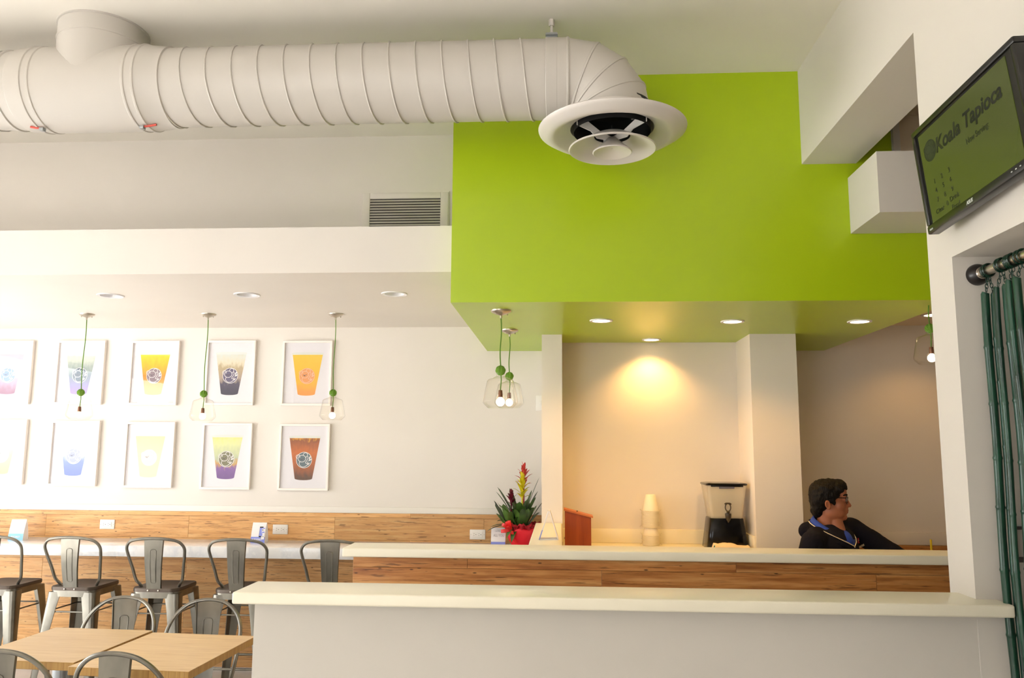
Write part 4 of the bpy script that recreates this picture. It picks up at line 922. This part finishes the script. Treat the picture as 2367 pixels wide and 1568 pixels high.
# ------------------------------------------------------------------ the seated man behind the ledge
man = thing('person', 'dark-haired man in glasses and navy zip jacket sitting in profile behind the ledge', 'person', (1.53, 4.74, 0))
O_ = Vector((1.53, 4.74, 0))
nT = Vector((.64, -.768, 0)); rT = Vector((-.768, -.64, 0)); Z_ = Vector((0, 0, 1))
HC = Vector((-.012, -.005, 1.327)); hy = math.radians(-9); hp_ = math.radians(0)
HM = Matrix.Rotation(hy, 3, 'Z') @ Matrix.Rotation(hp_, 3, 'Y')
def HP(x, y, z): return HC+HM @ Vector((x, y, z))
def remesh(mb, name, m, parent, vox, smooth=3, disp=0, dsc=.03):
    o = mb.obj('tmp', m)
    r = o.modifiers.new('r', 'REMESH'); r.mode = 'VOXEL'; r.voxel_size = vox; r.use_smooth_shade = True
    if smooth: s_ = o.modifiers.new('s', 'SMOOTH'); s_.iterations = smooth; s_.factor = .5
    if disp:
        tx = bpy.data.textures.new('curl', 'CLOUDS'); tx.noise_scale = dsc; tx.noise_depth = 2
        dm = o.modifiers.new('d', 'DISPLACE'); dm.texture = tx; dm.strength = disp; dm.mid_level = .5
    me = bpy.data.meshes.new_from_object(o.evaluated_get(bpy.context.evaluated_depsgraph_get()))
    bpy.data.objects.remove(o); me.name = name
    me.materials.clear(); me.materials.append(m)
    me.polygons.foreach_set('use_smooth', [True]*len(me.polygons))
    o2 = bpy.data.objects.new(name, me); COL.objects.link(o2); o2.parent = parent; return o2
def T(a, b, z): return -rT*a+nT*b+Z_*(z+.020*min(1, max(0, (z-.70)/.35)))              # torso frame: a to his left, b forward
TM = Matrix((-rT, nT, Z_)).transposed()
bd = MB()
def E(c, r): bd.ell(HP(*c), r, HM, 20, 14)
E((-.010, 0, .028), (.088, .073, .083)); E((.036, 0, -.025), (.054, .060, .078)); E((.040, 0, -.074), (.046, .048, .036)); E((.075, 0, -.092), (.021, .024, .019))
for s in (-1, 1):
    E((.050, s*.036, -.028), (.030, .027, .034)); E((.014, s*.050, -.060), (.040, .014, .036)); E((.040, s*.040, -.066), (.034, .018, .030)); E((-.018, s*.076, -.022), (.012, .008, .022)); bd.tube([HP(-.018+.0125*math.cos(a)-.003*math.sin(a), s*(.083-.004*math.cos(a)), -.021+.023*math.sin(a)) for a in [-1.6+i*.36 for i in range(16)]], .0046, 8); E((-.012, s*.081, -.042), (.008, .006, .008)); E((.094, s*.012, -.030), (.012, .008, .008)); E((.078, s*.034, .008), (.011, .016, .010))
E((.070, 0, .045), (.028, .055, .040)); E((.080, 0, .024), (.016, .052, .011)); E((.086, 0, -.052), (.018, .024, .016)); E((.092, 0, -.056), (.010, .020, .0055)); E((.090, 0, -.068), (.010, .018, .006)); E((.108, 0, -.027), (.013, .012, .011))
bd.cap(HP(.088, 0, .016), HP(.107, 0, -.022), .008, .011, 12)
bd.cap(HP(-.015, 0, -.05), T(0, -.02, 1.10)+Vector((-.0, 0, 0)), .053, .060, 18)
bd.cap(HP(.016, 0, -.075), T(0, .045, 1.125), .042, .040, 16); bd.ell(T(0, 0, 1.02), (.15, .095, .16), TM, 20, 14); bd.ell(T(0, 0, .80), (.14, .10, .19), TM, 20, 14); bd.ell(T(0, -.01, .68), (.16, .12, .10), TM, 20, 14)
SHL, SHR = T(.195, .0, 1.140), T(-.190, .0, 1.085)
ELL, ELR = Vector((.375, -.02, 1.005)), Vector((-.235, -.16, .835))
WRL, WRR = Vector((.53, .195, .885)), Vector((.02, -.235, .775))
for a, b2, c in ((SHL, ELL, WRL), (SHR, ELR, WRR)): bd.cap(a, b2, .050, .040, 14); bd.cap(b2, c, .039, .027, 14)
def hand(w, fwd, up, side):                                     # side: +1 thumb towards `side` vector
    fwd = fwd.normalized(); sd = up.cross(fwd).normalized(); R_ = Matrix((fwd, sd, up)).transposed()
    def P(x, y, z): return w+R_ @ Vector((x, y, z))
    bd.ell(P(.05, 0, 0), (.052, .040, .015), R_, 14, 10)
    for k, (y, l) in enumerate(((-.033, .062), (-.011, .078), (.011, .074), (.033, .056))):
        p0, p1, p2, p3 = P(.07, y*.9, .002), P(.092+l*.30, y*1.15, .012), P(.092+l*.62, y*1.2, .006), P(.092+l*.86, y*1.2, -.008)
        bd.cap(p0, p1, .0098, .0092, 10); bd.cap(p1, p2, .0092, .0084, 10); bd.cap(p2, p3, .0084, .0076, 10)
    t0, t1, t2 = P(.022, side*.028, -.002), P(.058, side*.060, -.004), P(.088, side*.066, -.006)
    bd.cap(t0, t1, .0125, .0105, 10); bd.cap(t1, t2, .0105, .0085, 10)
hand(WRL, Vector((.16, .19, -.02)), Vector((0, 0, 1)), -1)
hand(WRR, Vector((.6, .1, -.12)), Vector((.1, 0, 1)).normalized(), 1)
HIL, HIR = T(.09, .02, .665), T(-.09, .02, .665)
KNL, KNR = T(.12, .44, .655), T(-.12, .44, .655); ANL, ANR = T(.12, .43, .095), T(-.12, .43, .095)
for h_, k_, a_ in ((HIL, KNL, ANL), (HIR, KNR, ANR)): bd.cap(h_, k_, .078, .052, 16); bd.cap(k_, a_, .050, .036, 16); bd.cap(a_+Vector((0, 0, -.05)), a_+nT*.14+Vector((0, 0, -.06)), .036, .030, 12)
body = remesh(bd, 'body', M['skin'], man, .0048, 2)
# clothes
jk = MB()
jk.ell(T(0, .005, 1.03), (.176, .118, .155), TM, 24, 16); jk.ell(T(0, .005, .86), (.165, .125, .20), TM, 24, 16); jk.ell(T(0, .0, .72), (.165, .125, .07), TM, 24, 16)
jk.cap(SHL+T(-.06, -.01, .0), SHL+T(.0, 0, -.005), .066, .066, 16); jk.cap(SHR+T(.06, -.01, 0), SHR, .066, .068, 16); jk.cap(T(-.13, -.02, 1.115), T(.13, -.02, 1.125), .052, .052, 16)
jk.cap(T(-.06, -.045, 1.135), T(.06, -.045, 1.14), .040, .040, 14)
for a, b2, c in ((SHL, ELL, WRL), (SHR, ELR, WRR)):
    jk.cap(a, b2, .066, .054, 16); jk.cap(b2, b2.lerp(c, .93), .053, .040, 16)
for t in (.3, .55, .8): 
    q = SHL.lerp(ELL, t); jk.ell(q+Vector((0, 0, .004)), (.062-.006*t, .060, .060-.006*t), None, 14, 10)
jk.ell(T(-.07, -.105, 1.135), (.075, .045, .050), TM, 18, 12); jk.ell(T(.03, -.125, 1.125), (.10, .045, .055), TM, 18, 12)      # folded hood
jacket = remesh(jk, 'jacket', M['jacket'], man, .010, 4, .010, .07)
tr = MB(); tr.ell(T(0, -.005, .675), (.172, .132, .085), TM, 20, 12)
for h_, k_, a_ in ((HIL, KNL, ANL), (HIR, KNR, ANR)): tr.cap(h_, k_, .088, .064, 16); tr.cap(k_, a_+Vector((0, 0, .02)), .062, .055, 16)
remesh(tr, 'trousers', M['jeans'], man, .012, 3)
for a_, nm in ((ANL, 'shoe'), (ANR, 'shoe')):
    sh = MB(); c = a_.copy(); c.z = 0
    sh.cap(c+Vector((0, 0, .045))-nT*.03, c+nT*.17+Vector((0, 0, .036)), .044, .036, 14); sh.cap(c+Vector((0, 0, .07)), c+Vector((0, 0, .10)), .045, .045, 12)
    so = remesh(sh, nm, M['shoe'], man, .008, 2)
# collars: rings round the neck, high at the nape and meeting low in front
def ring_pts(R0, R1, zb, zf, th0, n=25, pw=1.2, side=0):
    out = []
    for i in range(n):
        th = -th0+2*th0*i/(n-1); q = 1-abs(th)/PI                 # q: 0 at the nape, 1 in front
        R = R0+(R1-R0)*max(0, q)**2.2; z = zb+(zf-zb)*max(0, q)**pw
        out.append(T(R*math.sin(th)*1.05, R*math.cos(th)-.02, z))
    return out
def strip(A, B, name, m, par):
    k = len(A); mb = MB().add([p for ab in zip(A, B) for p in ab], [(2*i, 2*i+1, 2*i+3, 2*i+2) for i in range(k-1)], True); o = mb.obj(name, m, par, ang=80)
    so = o.modifiers.new('t', 'SOLIDIFY'); so.thickness = .004; return o
th = PI
A = ring_pts(.076, .128, 1.225, 1.090, PI, pw=1.9); B = ring_pts(.100, .150, 1.190, 1.065, PI, pw=1.9)
strip(A, B, 'shirt_collar', M['shirt'], man)
sh = MB(); sh.ell(T(0, .036, 1.09), (.060, .084, .066), TM, 20, 14); sh.obj('shirt_front', M['shirt'], man)
A2 = ring_pts(.104, .153, 1.196, 1.062, PI, pw=1.8); B2 = ring_pts(.132, .158, 1.150, 1.040, PI, pw=1.8)
strip(A2, B2, 'jacket_collar', M['jacket'], jacket)
zp = MB().tube([p+Vector((0, 0, .002))+nT*.002 for p in A2[3:-3]], .0028, 6)
from mathutils.bvhtree import BVHTree
bv = BVHTree.FromPolygons([v.co for v in jacket.data.vertices], [p.vertices[:] for p in jacket.data.polygons])
def onchest(a, z, off=.003):
    h_ = bv.ray_cast(T(a, .6, z), -nT); return (h_[0]+nT*off) if h_[0] else T(a, .12, z)
zp.obj('zip_piping', M['zip'], jacket)
MB().tube([A2[12]+nT*.002]+[onchest(0, 1.05-.03*i, .002) for i in range(11)], .0035, 6).obj('zip', M['zip'], jacket)
MB().rbox(-.005, .005, -.003, .003, -.016, .010, .002).obj('zip_pull', M['nickel'], jacket, onchest(0, 1.045, .006))
lp = onchest(.096, 1.085, .004); lm = Matrix((-rT, Z_, nT)).transposed().to_4x4()
lm = lm @ Matrix.Rotation(.22, 4, 'Z'); lm.translation = lp+nT*.004
em = MB(); em.add([(-.012, -.010, 0), (.006, -.014, 0), (.002, -.002, 0), (.006, .014, 0), (-.008, .018, 0), (-.010, .004, 0)], [(0, 1, 2, 3, 4, 5)]); e_ = em.obj('chest_emblem', M['redlogo'], jacket); e_.matrix_local = lm
e2 = MB().add([(-.008, .000, .0008), (-.003, -.001, .0008), (-.004, .008, .0008)], [(0, 1, 2)]).add([(0, .000, .0008), (.005, .001, .0008), (.001, .009, .0008)], [(0, 1, 2)]).obj('emblem_sails', M['zip'], e_)
tm = lm.copy(); tm.translation = onchest(.112, 1.056, .016)
text('chest_lettering', 'NAUTICA', .016, M['zip'], jacket, tm, bold=.0004, width=.052)
# hair, glasses, eyes
hr = MB()
def Hh(c, r): hr.ell(HP(*c), r, HM, 20, 14)
Hh((-.014, 0, .046), (.092, .083, .075)); Hh((-.046, 0, .010), (.060, .081, .086)); Hh((-.050, 0, .03), (.058, .070, .066)); Hh((-.062, 0, -.050), (.038, .060, .048)); Hh((.052, 0, .086), (.046, .062, .034)); Hh((.080, -.02, .078), (.020, .034, .024)); Hh((.082, .02, .076), (.018, .030, .022)); Hh((.01, 0, .098), (.06, .055, .024))
for s in (-1, 1): Hh((.000, s*.069, .030), (.034, .012, .044)); Hh((.018, s*.066, .000), (.010, .007, .030)); Hh((.045, s*.056, .064), (.030, .016, .024))
remesh(hr, 'hair', M['hair'], man, .0055, 2, .014, .022)
gl = MB()
for s in (-1, 1):
    gl.tube([HP(.083, s*.066, .018), HP(.05, s*.073, .019), HP(.0, s*.081, .018), HP(-.018, s*.082, .010)], .0022, 8)
    gl.tube([HP(.100-.018*(abs(y)/.066)**2, s*y, z) for y, z in rrect(.010, .066, -.014, .024, .012, 4)], .0022, 6, closed=True)
gl.tube([HP(.101, -.011, .014), HP(.104, 0, .017), HP(.101, .011, .014)], .002, 6)
ge = gl.obj('glasses', M['blackp'], man)
for s in (-1, 1):
    MB().add([HP(.099-.018*(abs(y)/.066)**2, s*y, z) for y, z in rrect(.011, .065, -.013, .023, .011, 4)], [tuple(range(20))]).obj('lens', M['glass'], ge)
    ey = MB().ell(HP(.079, s*.033, .006), (.0115, .0115, .0095), HM, 14, 10).obj('eye', M['lens'], man)
    MB().ell(HP(.0885, s*.033, .006), (.003, .0055, .0055), HM, 10, 6).obj('iris', M['hair'], ey)
    MB().tube([HP(.0955, s*.014, .028), HP(.092, s*.034, .034), HP(.080, s*.050, .035), HP(.070, s*.058, .031)], [.003, .0052, .0048, .0025], 8).obj('eyebrow', M['hair'], man)
MB().ell(HP(.0955, 0, -.057), (.008, .019, .0042), HM, 12, 8).ell(HP(.094, 0, -.0655), (.008, .017, .0046), HM, 12, 8).obj('lips', mat('lips', (150, 84, 68), .5), man)
k = thing('work_stool', 'round black stool under the seated man, hidden behind the ledge', 'stool', (1.515, 4.755, 0))
MB().lathe([(.001, .582), (.13, .582), (.145, .572), (.145, .55), (.001, .545)], 28).obj('stool_seat', M['tvb'], k)
MB().lathe([(.022, .02), (.022, .55)], 14).lathe([(.16, 0), (.16, .012), (.022, .03)], 28).obj('stool_leg', M['steel'], k)
